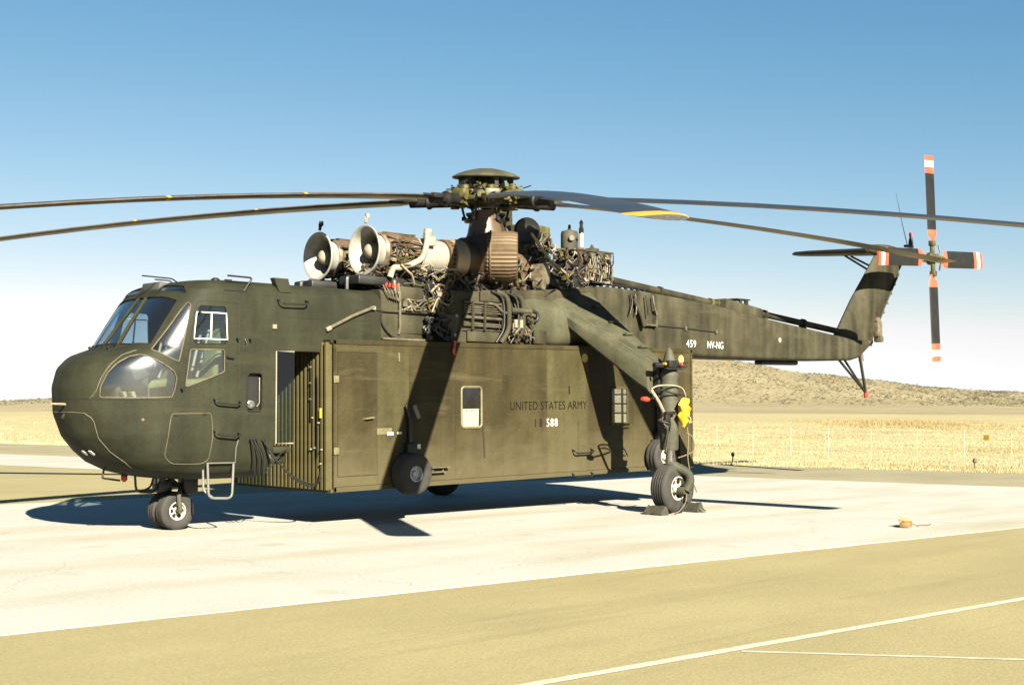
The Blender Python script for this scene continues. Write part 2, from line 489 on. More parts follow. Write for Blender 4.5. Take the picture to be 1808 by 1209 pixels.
MT['curtain'] = paint('cream_curtain', (0.55, 0.53, 0.46), (0.66, 0.64, 0.57), 0.8, bump=0)
MT['clearglass'] = glass('clear_glass', (0.8, 0.86, 0.9), 0.7, 0.0)
MT['ribpaint'] = paint('rib_paint', (0.075, 0.065, 0.026), (0.11, 0.096, 0.043), 0.66, scale=3, streak=0.2, spec=0.1)
MT['podmirror'] = paint('dark_reflective_pane', (0.010, 0.012, 0.014), (0.02, 0.022, 0.024), 0.06, bump=0, spec=1.0)
# ------------------------------------------------------------------ ground
def ground_mat(name, col, col2, scale, grain, rough=0.9, stain=None, crack=False, track=False):
    m = bpy.data.materials.new(name)
    nt, N, L, b = nodes_of(m)
    tc = N.new('ShaderNodeTexCoord')
    col, col2 = kc(col), kc(col2)
    n1 = N.new('ShaderNodeTexNoise'); n1.inputs['Scale'].default_value = scale; n1.inputs['Detail'].default_value = 9; n1.inputs['Roughness'].default_value = 0.6
    L.new(tc.outputs['Object'], n1.inputs['Vector'])
    rp = N.new('ShaderNodeValToRGB')
    rp.color_ramp.elements[0].position, rp.color_ramp.elements[1].position = 0.33, 0.68
    rp.color_ramp.elements[0].color = (*col, 1); rp.color_ramp.elements[1].color = (*col2, 1)
    L.new(n1.outputs['Fac'], rp.inputs['Fac'])
    n2 = N.new('ShaderNodeTexNoise'); n2.inputs['Scale'].default_value = grain; n2.inputs['Detail'].default_value = 4
    L.new(tc.outputs['Object'], n2.inputs['Vector'])
    mr = N.new('ShaderNodeMapRange'); mr.inputs['From Min'].default_value = 0.25; mr.inputs['From Max'].default_value = 0.75
    mr.inputs['To Min'].default_value = 0.84; mr.inputs['To Max'].default_value = 1.16
    L.new(n2.outputs['Fac'], mr.inputs['Value'])
    sc = N.new('ShaderNodeVectorMath'); sc.operation = 'SCALE'
    L.new(rp.outputs['Color'], sc.inputs[0]); L.new(mr.outputs['Result'], sc.inputs['Scale'])
    out = sc.outputs['Vector']
    if stain:
        mp = N.new('ShaderNodeMapping'); mp.inputs['Rotation'].default_value = (0, 0, R(40)); mp.inputs['Scale'].default_value = (0.12, 0.55, 1)
        L.new(tc.outputs['Object'], mp.inputs['Vector'])
        n3 = N.new('ShaderNodeTexNoise'); n3.inputs['Scale'].default_value = 1.6; n3.inputs['Detail'].default_value = 8
        L.new(mp.outputs['Vector'], n3.inputs['Vector'])
        r3 = N.new('ShaderNodeMapRange'); r3.inputs['From Min'].default_value = 0.48; r3.inputs['From Max'].default_value = 0.72
        r3.inputs['To Max'].default_value = stain[1]
        L.new(n3.outputs['Fac'], r3.inputs['Value'])
        mm = N.new('ShaderNodeMix'); mm.data_type = 'RGBA'
        L.new(r3.outputs['Result'], mm.inputs['Factor']); L.new(out, mm.inputs['A']); mm.inputs['B'].default_value = (*kc(stain[0]), 1)
        out = mm.outputs['Result']
    def darken(fac_socket, c):
        nonlocal out
        mm = N.new('ShaderNodeMix'); mm.data_type = 'RGBA'
        L.new(fac_socket, mm.inputs['Factor']); L.new(out, mm.inputs['A']); mm.inputs['B'].default_value = (*kc(c), 1)
        out = mm.outputs['Result']
    if crack:      # hairline cracks and oil drips
        dn = N.new('ShaderNodeTexNoise'); dn.inputs['Scale'].default_value = 1.1; dn.inputs['Detail'].default_value = 4
        L.new(tc.outputs['Object'], dn.inputs['Vector'])
        av_ = N.new('ShaderNodeVectorMath'); av_.operation = 'ADD'
        L.new(tc.outputs['Object'], av_.inputs[0]); L.new(dn.outputs['Color'], av_.inputs[1])
        v = N.new('ShaderNodeTexVoronoi'); v.feature = 'DISTANCE_TO_EDGE'; v.inputs['Scale'].default_value = 0.22
        L.new(av_.outputs['Vector'], v.inputs['Vector'])
        r_ = N.new('ShaderNodeMapRange'); r_.inputs['From Min'].default_value = 0.004; r_.inputs['From Max'].default_value = 0.0015; r_.inputs['To Max'].default_value = 0.3
        L.new(v.outputs['Distance'], r_.inputs['Value']); darken(r_.outputs['Result'], (0.26, 0.235, 0.175))
        v2 = N.new('ShaderNodeTexVoronoi'); v2.inputs['Scale'].default_value = 0.75
        L.new(av_.outputs['Vector'], v2.inputs['Vector'])
        r2_ = N.new('ShaderNodeMapRange'); r2_.inputs['From Min'].default_value = 0.16; r2_.inputs['From Max'].default_value = 0.05; r2_.inputs['To Max'].default_value = 0.4
        L.new(v2.outputs['Distance'], r2_.inputs['Value']); darken(r2_.outputs['Result'], (0.31, 0.28, 0.20))
    if track:      # scuffed wheel tracks running across the apron
        mp2 = N.new('ShaderNodeMapping'); mp2.inputs['Rotation'].default_value = (0, 0, R(-77)); mp2.inputs['Scale'].default_value = (0.16, 2.6, 1)
        L.new(tc.outputs['Object'], mp2.inputs['Vector'])
        n4 = N.new('ShaderNodeTexNoise'); n4.inputs['Scale'].default_value = 0.9; n4.inputs['Detail'].default_value = 5; n4.inputs['Roughness'].default_value = 0.7
        L.new(mp2.outputs['Vector'], n4.inputs['Vector'])
        r4 = N.new('ShaderNodeMapRange'); r4.inputs['From Min'].default_value = 0.54; r4.inputs['From Max'].default_value = 0.72; r4.inputs['To Max'].default_value = 0.6
        L.new(n4.outputs['Fac'], r4.inputs['Value']); darken(r4.outputs['Result'], (0.235, 0.20, 0.108))
        n5 = N.new('ShaderNodeTexNoise'); n5.inputs['Scale'].default_value = 130; n5.inputs['Detail'].default_value = 2
        L.new(tc.outputs['Object'], n5.inputs['Vector'])
        r5 = N.new('ShaderNodeMapRange'); r5.inputs['From Min'].default_value = 0.60; r5.inputs['From Max'].default_value = 0.72; r5.inputs['To Max'].default_value = 0.5
        L.new(n5.outputs['Fac'], r5.inputs['Value']); darken(r5.outputs['Result'], (0.20, 0.17, 0.10))
    L.new(out, b.inputs['Base Color'])
    b.inputs['Roughness'].default_value = rough
    b.inputs['Specular IOR Level'].default_value = 0.15
    bp = N.new('ShaderNodeBump'); bp.inputs['Strength'].default_value = 0.35; bp.inputs['Distance'].default_value = 0.01
    L.new(n2.outputs['Fac'], bp.inputs['Height']); L.new(bp.outputs['Normal'], b.inputs['Normal'])
    return m

MT['concrete'] = ground_mat('pale_concrete', (0.425, 0.423, 0.385), (0.475, 0.472, 0.435), 0.5, 25, 0.85, stain=((0.37, 0.335, 0.235), 0.75), crack=True)
MT['asphalt'] = ground_mat('dusty_asphalt', (0.295, 0.255, 0.130), (0.355, 0.308, 0.162), 0.35, 45, 0.9, stain=((0.265, 0.227, 0.123), 0.5), track=True)
MT['asphaltgrey'] = ground_mat('grey_asphalt', (0.255, 0.228, 0.148), (0.33, 0.295, 0.19), 0.3, 30, 0.9, stain=((0.20, 0.18, 0.125), 0.5))
MT['earth'] = ground_mat('dry_grass_plain', (0.36, 0.31, 0.165), (0.43, 0.375, 0.21), 0.05, 1.2, 0.95, stain=((0.29, 0.23, 0.12), 0.45))
MT['hill'] = ground_mat('dry_hillside', (0.26, 0.215, 0.125), (0.34, 0.29, 0.175), 0.012, 0.3, 0.95)
MT['straw'] = ground_mat('straw_grass', (0.43, 0.375, 0.20), (0.53, 0.475, 0.28), 0.25, 3, 0.85)
MT['brownstraw'] = ground_mat('brown_weeds', (0.27, 0.205, 0.09), (0.36, 0.28, 0.135), 0.3, 3, 0.9)
MT['sage'] = ground_mat('sagebrush', (0.085, 0.08, 0.045), (0.14, 0.13, 0.078), 0.2, 2, 0.9)

HD = FPX
def az_dir(px):
    """horizontal unit direction for a column of the picture"""
    a = YAW + math.atan((px-904)/FPX)
    return Vector((math.sin(a), math.cos(a), 0))

CREST_PX = [-4000, -1500, -400, 0, 90, 300, 600, 900, 1100, 1230, 1320, 1400, 1500, 1600, 1700, 1808, 2100, 2600, 4500]
CREST_H =  [4, 5, 3, 2.4, 3.8, 6.5, 12, 20, 25, 25, 22, 17.3, 14.6, 11.8, 9.2, 7.5, 5.5, 4.5, 4]
CR = 620.0
def terrain(px, r):
    h = float(np.interp(px, CREST_PX, CREST_H))
    if r < 210: z = 0
    elif r < 380: z = 1.5*min(1, h/5)*((r-210)/170)**1.5
    elif r < CR:
        t = (r-380)/(CR-380)
        b = 1.5*min(1, h/5)
        z = b+(h-b)*(t*t*(3-2*t)*0.55+0.45*t)
    else:
        z = h*max(0.0, 1-(r-CR)/900)
    n = math.sin(px*0.021+r*0.013)*0.3+math.sin(px*0.057-r*0.031)*0.18
    return z+n*min(1, max(0, (r-380)/200))*min(1, h/8)-0.014

def wpos(px, r):
    d = az_dir(px)
    return Vector((cam_pos.x+d.x*r, cam_pos.y+d.y*r, 0))

m = MB()
GPX = list(np.linspace(-1800, 3600, 130))
# closed polar fan: full circle, dense where the camera looks
angs = [YAW+math.atan((p-904)/FPX) for p in GPX]
extra = list(np.linspace(angs[-1], angs[0]+2*PI, 40))[1:-1]
rs = [0.01, 8, 20, 40, 80, 140, 200, 230, 260, 300, 340, 380, 410, 440, 470, 500, 530, 560, 590, 610, 620, 630, 660, 720, 900, 1300, 3000, 9000, 20000]
rows = []
for r_ in rs:
    row = []
    for i, a in enumerate(angs+extra):
        p = GPX[i] if i < len(angs) else 4500
        hz = terrain(p, r_) if r_ < 1500 else -0.014
        if i >= len(angs): hz = terrain(-4000, r_) if r_ < 1500 else -0.014
        row.append((cam_pos.x+math.sin(a)*r_, cam_pos.y+math.cos(a)*r_, hz))
    rows.append(row)
m.loft(rows, cap=False)
g = m.build('ground', [MT['earth'], MT['hill']], smooth=60, fix=False)
for p in g.data.polygons:
    c = p.center
    if (Vector((c.x, c.y))-Vector((cam_pos.x, cam_pos.y))).length > 255:
        p.material_index = 1
tag(g, kind='structure')

GN = Vector((0.970, 0.243, 0))     # normal of the grass edge
GT = Vector((0.243, -0.970, 0))
def strip(name, mat_, n0, n1, t0, t1, z, thick=0.0):
    mb = MB()
    P = [GN*n0+GT*t0, GN*n1+GT*t0, GN*n1+GT*t1, GN*n0+GT*t1]
    mb.add([(p.x, p.y, z) for p in P], [(0, 1, 2, 3)])
    o = mb.build(name, mat_, smooth=0, fix=False)
    if o.data.polygons[0].normal.z < 0: o.data.flip_normals()
    return tag(o, kind='structure')
strip('asphalt_apron', MT['asphalt'], -90, 17.3, -150, 150, -0.008)
strip('asphalt_shoulder', MT['asphaltgrey'], 17.3, 23.5, -150, 150, -0.008)
# concrete hardstand: one sheet, slightly rotated to the aircraft
mb = MB()
PADP = [(-40, -4.05), (-5.1, -6.70), (9.45, -7.80), (20.3, -8.62), (16.05, 7.2), (13.4, 17.8), (-40, 7.9)]
near = lambda x: -6.70-0.0756*(x+5.1)
far = lambda x: 5.85-0.062*x
e17 = lambda y: (17.3-0.243*y)/0.970
pts = [(-45, near(-45)), (e17(-8.6), -8.6), (e17(4.9), 4.9), (-45, far(-45))]
random.seed(8)
nx = 150; x0_, x1_ = -45, e17(-8.6)
ring = [(x0_+(x1_-x0_)*i/nx, near(x0_+(x1_-x0_)*i/nx)+random.uniform(-.012, .012)) for i in range(nx+1)]
ring += [(e17(4.9), 4.9), (-45, far(-45))]
k_ = len(ring)
mb.add([(x, y, 0.0) for x, y in ring]+[(x, y, -.03) for x, y in ring], [tuple(range(k_))]+[(i, k_+i, k_+(i+1) % k_, (i+1) % k_) for i in range(k_)])
tag(mb.build('concrete_pad', MT['concrete'], smooth=0), kind='structure')
strip('concrete_strip', MT['concrete'], 10.8, 16.0, -150, -8.4, -0.004)

def paint_line(name, a, b, w, z):
    a, b = Vector((*a, 0)), Vector((*b, 0))
    d = (b-a).normalized(); n = Vector((-d.y, d.x, 0))*(w/2)
    mb = MB()
    k = int((b-a).length/0.12)
    random.seed(5)
    L_, R_ = [], []
    for i in range(k+1):
        p = a+(b-a)*i/k
        L_.append(p+n*(1+random.uniform(-.12, .12))); R_.append(p-n*(1+random.uniform(-.12, .12)))
    vs = [(p.x, p.y, z) for p in L_+R_]
    mb.add(vs, [(i, i+1, k+2+i, k+1+i) for i in range(k)])
    o = mb.build(name, MT['linepaint'], smooth=0)
    if o.data.polygons[0].normal.z < 0: o.data.flip_normals()
    return tag(o, kind='structure')
MT['linepaint'] = ground_mat('worn_white_line', (0.46, 0.43, 0.33), (0.55, 0.53, 0.44), 3, 40)
ld = Vector((6.0, -0.41)).normalized()
paint_line('painted_line', (-3.47-ld.x*9, -10.65-ld.y*9), (-3.47+ld.x*24, -10.65+ld.y*24), 0.105, -0.004)
l2 = Vector((1.24, -1.57)).normalized()
paint_line('painted_line', (-1.50, -10.87), (-1.50+l2.x*5, -10.87+l2.y*5), 0.055, -0.0045)

# ------------------------------------------------------------------ helicopter
HELI = empty('helicopter', (0, 0, 0))
tag(HELI, 'dark olive military crane helicopter with drooping main rotor blades, parked on the pale concrete pad', 'helicopter')

def grp(mb, name, mat_, parent=HELI, smooth=35, stuff=False):
    o = mb.build(name, mat_, parent, smooth)
    if stuff: o['kind'] = 'stuff'
    return o

def rsec(x, w, zb, zt, rb=0.08, rtp=0.12, n=4, y0=0.0):
    """rounded box section in the y-z plane"""
    out = []
    for cy, cz, r, a0 in ((w-rb, zb+rb, rb, -90), (w-rtp, zt-rtp, rtp, 0), (-w+rtp, zt-rtp, rtp, 90), (-w+rb, zb+rb, rb, 180)):
        for k in range(n+1):
            a = R(a0+90*k/n)
            out.append((x, y0+cy+r*math.cos(a), cz+r*math.sin(a)))
    return out

# ---- cabin shell with cut windows
hull = cabin_mesh()
hbm = bmesh.new(); hbm.from_mesh(hull)
HBVH = BVHTree.FromBMesh(hbm)
def snap(p, off=0.0):
    c, n, i, d = HBVH.find_nearest(Vector(p))
    return c+n*off
def cast(o, d):
    h = HBVH.ray_cast(Vector(o), Vector(d))
    return h[0]
def front(y, z):
    return cast((-4, y, z), (1, 0, 0))
def side(x, z):
    return cast((x, -4, z), (0, 1, 0))

def dens(loop, n=6):
    out = []
    for i in range(len(loop)):
        a, b = Vector(loop[i]), Vector(loop[(i+1) % len(loop)])
        for k in range(n): out.append(a+(b-a)*k/n)
    return out

def smooth_loop(pts, r):
    out = []
    n = len(pts)
    for i in range(n):
        p0, p1, p2 = Vector(pts[i-1]), Vector(pts[i]), Vector(pts[(i+1) % n])
        a, b = p0-p1, p2-p1
        rr = min(r, a.length*.45, b.length*.45)
        s_, e_ = p1+a.normalized()*rr, p1+b.normalized()*rr
        for k in range(4):
            t = k/3
            out.append(s_*(1-t)**2+p1*2*t*(1-t)+e_*t*t)
    return out

WIN = {   # loops on the port side (the starboard side is mirrored)
 'windshield': [front(-.235, 2.535), front(-.125, 3.185), front(-.50, 3.18), front(-.83, 3.11), front(-.83, 2.515), front(-.5, 2.52)],
 'triangle': [(-0.755, -0.905, 2.445), (-0.315, -0.925, 3.01), (-0.250, -0.945, 3.085), (-0.225, -0.985, 3.05), (-0.332, -1.034, 2.652), (-0.43, -1.055, 2.285), (-0.563, -1.026, 2.346)],
 'sliding': [side(-.135, 3.045), side(.262, 3.05), side(.285, 2.545), side(-.225, 2.535)],
 'lower': [side(-.268, 2.455), side(.235, 2.465), side(.24, 2.165), side(-.335, 1.955)],
 'chin': [(-1.326, -0.644, 1.815), (-1.321, -0.661, 1.955), (-1.252, -0.703, 2.13), (-1.144, -0.748, 2.255), (-1.008, -0.802, 2.34), (-0.885, -0.871, 2.368), (-0.794, -0.942, 2.345), (-0.622, -1.018, 2.254), (-0.49, -1.048, 2.16), (-0.455, -1.054, 2.067), (-0.484, -1.047, 1.903), (-0.52, -1.039, 1.82), (-0.891, -0.933, 1.81)],
 'eyebrow': [(-0.355, -0.288, 3.245), (-0.235, -0.253, 3.344), (-0.187, -0.746, 3.317), (-0.225, -0.88, 3.205)],
}
MID = [front(.175, 2.535), front(.075, 3.185), front(-.075, 3.185), front(-.175, 2.535)]
REC = [side(.60, 2.16), side(.835, 2.16), side(.835, 1.64), side(.60, 1.64)]
WROUND = {'windshield': .03, 'triangle': .02, 'sliding': .06, 'lower': .03, 'chin': .02, 'eyebrow': .05}

def loop_normal(lp):
    c = sum((Vector(p) for p in lp), Vector())/len(lp)
    n = Vector()
    for i in range(len(lp)):
        n += (Vector(lp[i])-c).cross(Vector(lp[(i+1) % len(lp)])-c)
    n.normalize()
    _, hn, _, _ = HBVH.find_nearest(c)
    return n if n.dot(hn) > 0 else -n

def cutter_mb(lp, depth=0.14):
    n = loop_normal(lp)
    return MB().prism(lp, -n*depth, n*depth)

LOOPS = []
for k, lp in WIN.items():
    lp = smooth_loop([snap(p) for p in lp], WROUND[k])
    LOOPS.append((k, lp, -1))
    LOOPS.append((k, [Vector((p.x, -p.y, p.z)) for p in lp][::-1], 1))
LOOPS.append(('mid', smooth_loop([snap(p) for p in MID], .02), 0))
RECL = smooth_loop([snap(p) for p in REC], .05)

allc = MB()
for k, lp, s_ in LOOPS:
    c = cutter_mb(lp); allc.add(c.v, c.f)
c = cutter_mb(RECL, 0.10); allc.add(c.v, c.f)
cut_ob = bpy.data.objects.new('cut_tmp', allc.mesh('cut_tmp')); COL.objects.link(cut_ob)
tmp = bpy.data.objects.new('hull_tmp', hull); COL.objects.link(tmp)
def evaluated(ob):
    dg = bpy.context.evaluated_depsgraph_get(); dg.update()
    return bpy.data.meshes.new_from_object(ob.evaluated_get(dg))
sm = tmp.modifiers.new('s', 'SOLIDIFY'); sm.thickness = 0.028; sm.offset = -1
bo = tmp.modifiers.new('b', 'BOOLEAN'); bo.operation = 'DIFFERENCE'; bo.solver = 'EXACT'; bo.use_self = True; bo.object = cut_ob
shell = evaluated(tmp); shell.name = 'cabin'
for p in list(shell.materials): pass
shell.materials.clear()
CABIN = mobj('cabin', shell, MT['olive'], HELI, 32)
# panes
tmp.modifiers.clear()
sm = tmp.modifiers.new('s', 'SOLIDIFY'); sm.thickness = 0.006; sm.offset = -1.0
bo = tmp.modifiers.new('b', 'BOOLEAN'); bo.operation = 'INTERSECT'; bo.solver = 'EXACT'
for k, lp, s_ in LOOPS:
    cm = bpy.data.objects.new('c1', cutter_mb(lp).mesh('c1')); COL.objects.link(cm)
    bo.object = cm
    pm = evaluated(tmp); pm.name = 'window_pane'; pm.materials.clear()
    pm.transform(Matrix.Translation(-loop_normal(lp)*0.008))
    mobj('window_pane', pm, MT['dirtyglass'] if k in ('triangle', 'chin', 'lower') else MT['glass'], CABIN, 40)
    bpy.data.objects.remove(cm)
    # frame bead round the opening
    f = MB()
    bead = [snap(p, 0.002) for p in dens(lp, 2)]
    f.tube(bead, 0.009 if k != 'sliding' else 0.006, 6, closed=True)
    f.build('window_frame', MT['seam'] if k in ('chin', 'lower', 'triangle') else MT['olive'], CABIN, 60)
bpy.data.objects.remove(tmp); bpy.data.objects.remove(cut_ob)

# white sliding sash in the door window
for s_ in (-1, 1):
    f = MB()
    ww = [side(-.22, 2.60), side(.28, 2.60), side(.262, 2.955), side(-.165, 2.955)]
    ww = [Vector((p.x, (abs(p.y)+0.004)*s_, p.z)) for p in ww]
    f.tube(dens(ww, 4), 0.010, 6, closed=True)
    a, b = (ww[0]+ww[1])/2, (ww[2]+ww[3])/2
    f.tube([a, b], 0.012, 6)
    f.build('window_sash', MT['whitepaint'], CABIN, 60)

def seam(pts, r=0.006, mat_=None, name='panel_seam', closed=False, n=5, off=0.001):
    P = [Vector(p) for p in pts]
    if closed: Q = dens(P, n)
    else:
        Q = []
        for i in range(len(P)-1):
            for k in range(n): Q.append(P[i]+(P[i+1]-P[i])*k/n)
        Q.append(P[-1])
    Q = [snap(p, off) for p in Q]
    mb = MB(); mb.tube(Q, r, 5, closed=closed)
    return mb.build(name, mat_ or MT['seam'], CABIN, 60)

av = smooth_loop([(-0.515, -1.034, 1.607), (0.05, -1.08, 1.614), (0.09, -1.065, 1.30), (0.07, -0.985, .99), (0.0, -0.96, 0.945), (-0.43, -0.889, 0.95), (-0.54, -0.907, 1.05), (-0.54, -1.003, 1.311)], .05)
seam(av, 0.007, closed=True, n=2, name='hatch_seam')
seam([(-1.56, 0.25, 1.62), (-1.53, -0.28, 1.62), (-1.44, -0.46, 1.61), (-1.38, -0.53, 1.55), (-1.347, -0.543, 1.495), (-1.262, -0.521, 1.275), (-1.108, -0.535, 1.104), (-0.908, -0.57, 0.96), (-0.80, -0.523, 0.89)], 0.007, name='nose_door_seam')
seam([(-1.41, -0.54, 1.80), (-1.36, -0.616, 1.896), (-1.317, -0.648, 2.057), (-1.212, -0.697, 2.241), (-1.073, -0.727, 2.361), (-0.901, -0.779, 2.431)], 0.007, name='window_seam')
seam([(-1.57, 0.3, 1.79), (-1.55, -0.2, 1.79), (-1.446, -0.48, 1.79), (-1.15, -0.83, 1.79), (-0.955, -0.904, 1.785), (-0.466, -1.048, 1.785)], 0.004, MT['seamdark'], 'hull_seam')
seam([(-0.345, -1.065, 1.90), (-0.32, -1.068, 2.277), (-0.25, -1.051, 2.654), (-0.174, -0.998, 2.999), (-0.121, -0.991, 3.093), (-0.051, -1.018, 3.111), (0.46, -1.065, 3.10)], 0.005, MT['seamdark'], 'door_seam')
seam([(.46, -1.08, 3.10), (.47, -1.08, 2.6), (.48, -1.08, 1.9)], 0.003, MT['seamdark'], 'door_seam')
seam([(-.5, -1.06, 1.70), (.2, -1.08, 1.70), (1.03, -1.08, 1.70)], 0.0025, MT['seamdark'], 'hull_seam')
seam([(1.06, -1.08, 2.50), (1.06, -1.08, 3.0), (1.06, -1.0, 3.36)], 0.003, MT['seamdark'], 'hull_seam')
seam([(.55, -1.08, 1.60), (.55, -1.07, 1.3), (.56, -.98, .98)], 0.0025, MT['seamdark'], 'hull_seam')
seam([(-.62, -.99, 1.76), (-.62, -.98, 1.4), (-.6, -.9, 1.02)], 0.0025, MT['seamdark'], 'hull_seam')
seam([(.12, -1.05, 1.24), (.6, -1.05, 1.24), (1.03, -1.05, 1.24)], 0.0025, MT['seamdark'], 'hull_seam')
seam([(1.2, -1.08, 2.95), (2.0, -1.08, 2.95), (2.85, -1.08, 2.97)], 0.0025, MT['seamdark'], 'hull_seam')
seam([(2.0, -1.08, 2.60), (2.0, -1.08, 3.0), (2.0, -1.0, 3.36)], 0.0025, MT['seamdark'], 'hull_seam')
# rivet rows on windscreen posts
rv = MB(); rv2 = MB()
for yb, yt in ((-.205, -.10), (.205, .10)):
    for i in range(26):
        t = i/25
        p = front(yb+(yt-yb)*t, 2.54+.64*t)
        rv.lathe([(0, .008), (.005, .004)], snap(p, .0), (-.8, 0, .6), 6)
for i in range(34):
    t = i/33
    p = snap((-1.40+.50*t, -0.59-.20*t, 1.83+.60*math.sin(t*PI/2)))
    rv.lathe([(0, .008), (.004, .004)], p, (-.7, -.7, .1), 6)
grp(rv, 'rivets', MT['seam'], CABIN, stuff=True)
for path in ([(-.5, -1.05, 1.725), (.2, -1.08, 1.725), (1.03, -1.08, 1.725)], [(.50, -1.08, 3.05), (.50, -1.08, 2.5), (.51, -1.08, 1.95)], [(1.09, -1.08, 2.54), (1.09, -1.07, 3.0), (1.09, -1.03, 3.3)],
             [(2.03, -1.08, 2.62), (2.03, -1.07, 3.0), (2.03, -1.03, 3.3)], [(1.2, -1.08, 2.975), (2.0, -1.08, 2.975), (2.85, -1.08, 2.99)], [(.15, -1.05, 1.215), (.6, -1.05, 1.215), (1.03, -1.05, 1.215)],
             [(-1.5, -.35, 1.815), (-1.25, -.74, 1.815), (-.95, -.905, 1.81)], [(-.3, -1.05, 3.2), (.4, -1.05, 3.22), (1.5, -1.04, 3.25), (2.8, -1.04, 3.28)], [(1.03, -1.08, 2.45), (1.03, -1.08, 1.8), (1.03, -1.06, 1.2)]):
    for i in range(len(path)-1):
        a, b = Vector(path[i]), Vector(path[i+1]); n_ = int((b-a).length/.055)
        for q in range(n_):
            p = snap(a+(b-a)*q/n_); rv2.lathe([(0, .0075), (.004, .004)], p, (-.1, -1, 0), 6)
grp(rv2, 'skin_rivets', MT['olive'], CABIN, stuff=True)
# recessed lamp box
rb = MB()
inn = [p+Vector((0, .06, 0)) for p in RECL]
rb.loft([RECL, inn], cap=False); rb.add(inn, [tuple(range(len(inn)))])
rec = rb.build('lamp_recess', MT['dark'], CABIN, 40)
mb = MB(); mb.tube([p+Vector((0, -.004, 0)) for p in RECL], .010, 6, closed=True); mb.build('recess_rim', MT['olive'], CABIN, 60)
mb = MB(); mb.lathe([(0, .05), (.03, .055), (.035, .04), (.02, .02)], (.68, -1.03, 1.73), (-.2, -1, 0), 16); mb.build('recess_lamp', MT['greylamp'], CABIN)
mb = MB(); mb.tube([(.80, -1.07, 2.10), (.81, -1.06, 1.75), (.78, -1.04, 1.70)], .008, 6); mb.build('recess_cable', MT['palepipe'], CABIN)
# nose landing light slots
for a in ([(-1.265, -0.03, 1.12), (-1.27, -0.10, 1.125), (-1.21, -0.13, 1.065), (-1.195, -0.06, 1.05)], [(-1.255, -0.20, 1.125), (-1.245, -0.255, 1.125), (-1.185, -0.28, 1.07), (-1.175, -0.22, 1.05)]):
    lp = smooth_loop(a, .03); mb = MB()
    n = loop_normal(lp); mb.prism([snap(p) for p in lp], -n*.01, n*.006)
    mb.build('landing_light', MT['whitepaint'], CABIN)

def grab(p0, p1, out, drop=0.05, r=0.011, mat_=None, parent=HELI, name='grab_handle'):
    p0, p1, out = Vector(p0), Vector(p1), Vector(out)
    d = Vector((0, 0, -drop))
    pts = smooth_open([p0, p0+out+d*.5, p0+out+d+(p1-p0)*.12, p1+out+d-(p1-p0)*.12, p1+out+d*.5, p1], .04)
    mb = MB(); mb.tube(pts, r, 8); return mb.build(name, mat_ or MT['dark'], parent, 60)
def smooth_open(pts, r):
    P = [Vector(p) for p in pts]; out = [P[0]]
    for i in range(1, len(P)-1):
        a, b = P[i-1]-P[i], P[i+1]-P[i]
        rr = min(r, a.length*.45, b.length*.45)
        s_, e_ = P[i]+a.normalized()*rr, P[i]+b.normalized()*rr
        for k in range(4):
            t = k/3; out.append(s_*(1-t)**2+P[i]*2*t*(1-t)+e_*t*t)
    out.append(P[-1]); return out
grab((0.08, -1.08, 1.80), (0.47, -1.08, 1.77), (0, -.07, 0), .05)
grab((0.09, -1.075, 1.38), (0.47, -1.07, 1.345), (0, -.07, 0), .05)
grab((1.08, -1.07, 3.19), (1.55, -1.07, 3.20), (0, -.09, 0), .06)
# roof aerials
def aerial(base, pts, r=.012, mat_=None, foot=True):
    mb = MB(); mb.tube(smooth_open(pts, .05), r, 7)
    if foot: mb.box(base, (.36, .05, .012))
    return mb.build('roof_aerial', mat_ or MT['dark'], HELI, 60)
aerial((.42, -1.03, 3.275), [(.55, -1.03, 3.27), (.68, -1.03, 3.45), (.66, -1.03, 3.47), (.30, -1.03, 3.475)], .013)
aerial((-.05, -.2, 3.40), [(-.02, -.25, 3.41), (-.10, -.25, 3.455), (-.55, -.25, 3.465)], .010, foot=False)
aerial((.25, .55, 3.45), [(.35, .5, 3.44), (.30, .5, 3.50), (.05, .5, 3.505)], .010, foot=False)
mb = MB(); mb.lathe([(0, .06), (.03, .06), (.05, .03)], (.28, -.75, 3.41), (0, 0, 1), 12); mb.build('roof_fitting', MT['dark'], HELI)
mb = MB(); mb.box((.5, -.72, 3.44), (.1, .04, .03)); mb.build('roof_fitting', MT['dark'], HELI)
mb = MB(); mb.prism([(1.12, -1.05, 3.30), (1.32, -1.05, 3.30), (1.30, -1.0, 3.50), (1.06, -1.0, 3.50)], (0, 0, 0), (0, .10, 0)); mb.build('air_scoop', MT['olive'], HELI, 20)
# windscreen wipers
for a in ([(-1.02, -.27, 2.46), (-.93, -.22, 2.54), (-.80, -.15, 2.63)], [(-1.0, .30, 2.47), (-.92, .34, 2.55), (-.68, .42, 2.80)]):
    mb = MB(); mb.tube([snap(p, .03) for p in a], .008, 6); mb.lathe([(0, .02), (.05, .02)], snap(a[0]), (-.6, 0, .8), 8); mb.build('wiper', MT['dark'], HELI, 60)
# pitot tube
mb = MB(); mb.tube([snap((-1.55, -.14, 1.72)), (-1.60, -.17, 1.725), (-1.78, -.19, 1.73)], [.02, .018, .010], 8); mb.build('pitot_tube', MT['palepipe'], HELI)
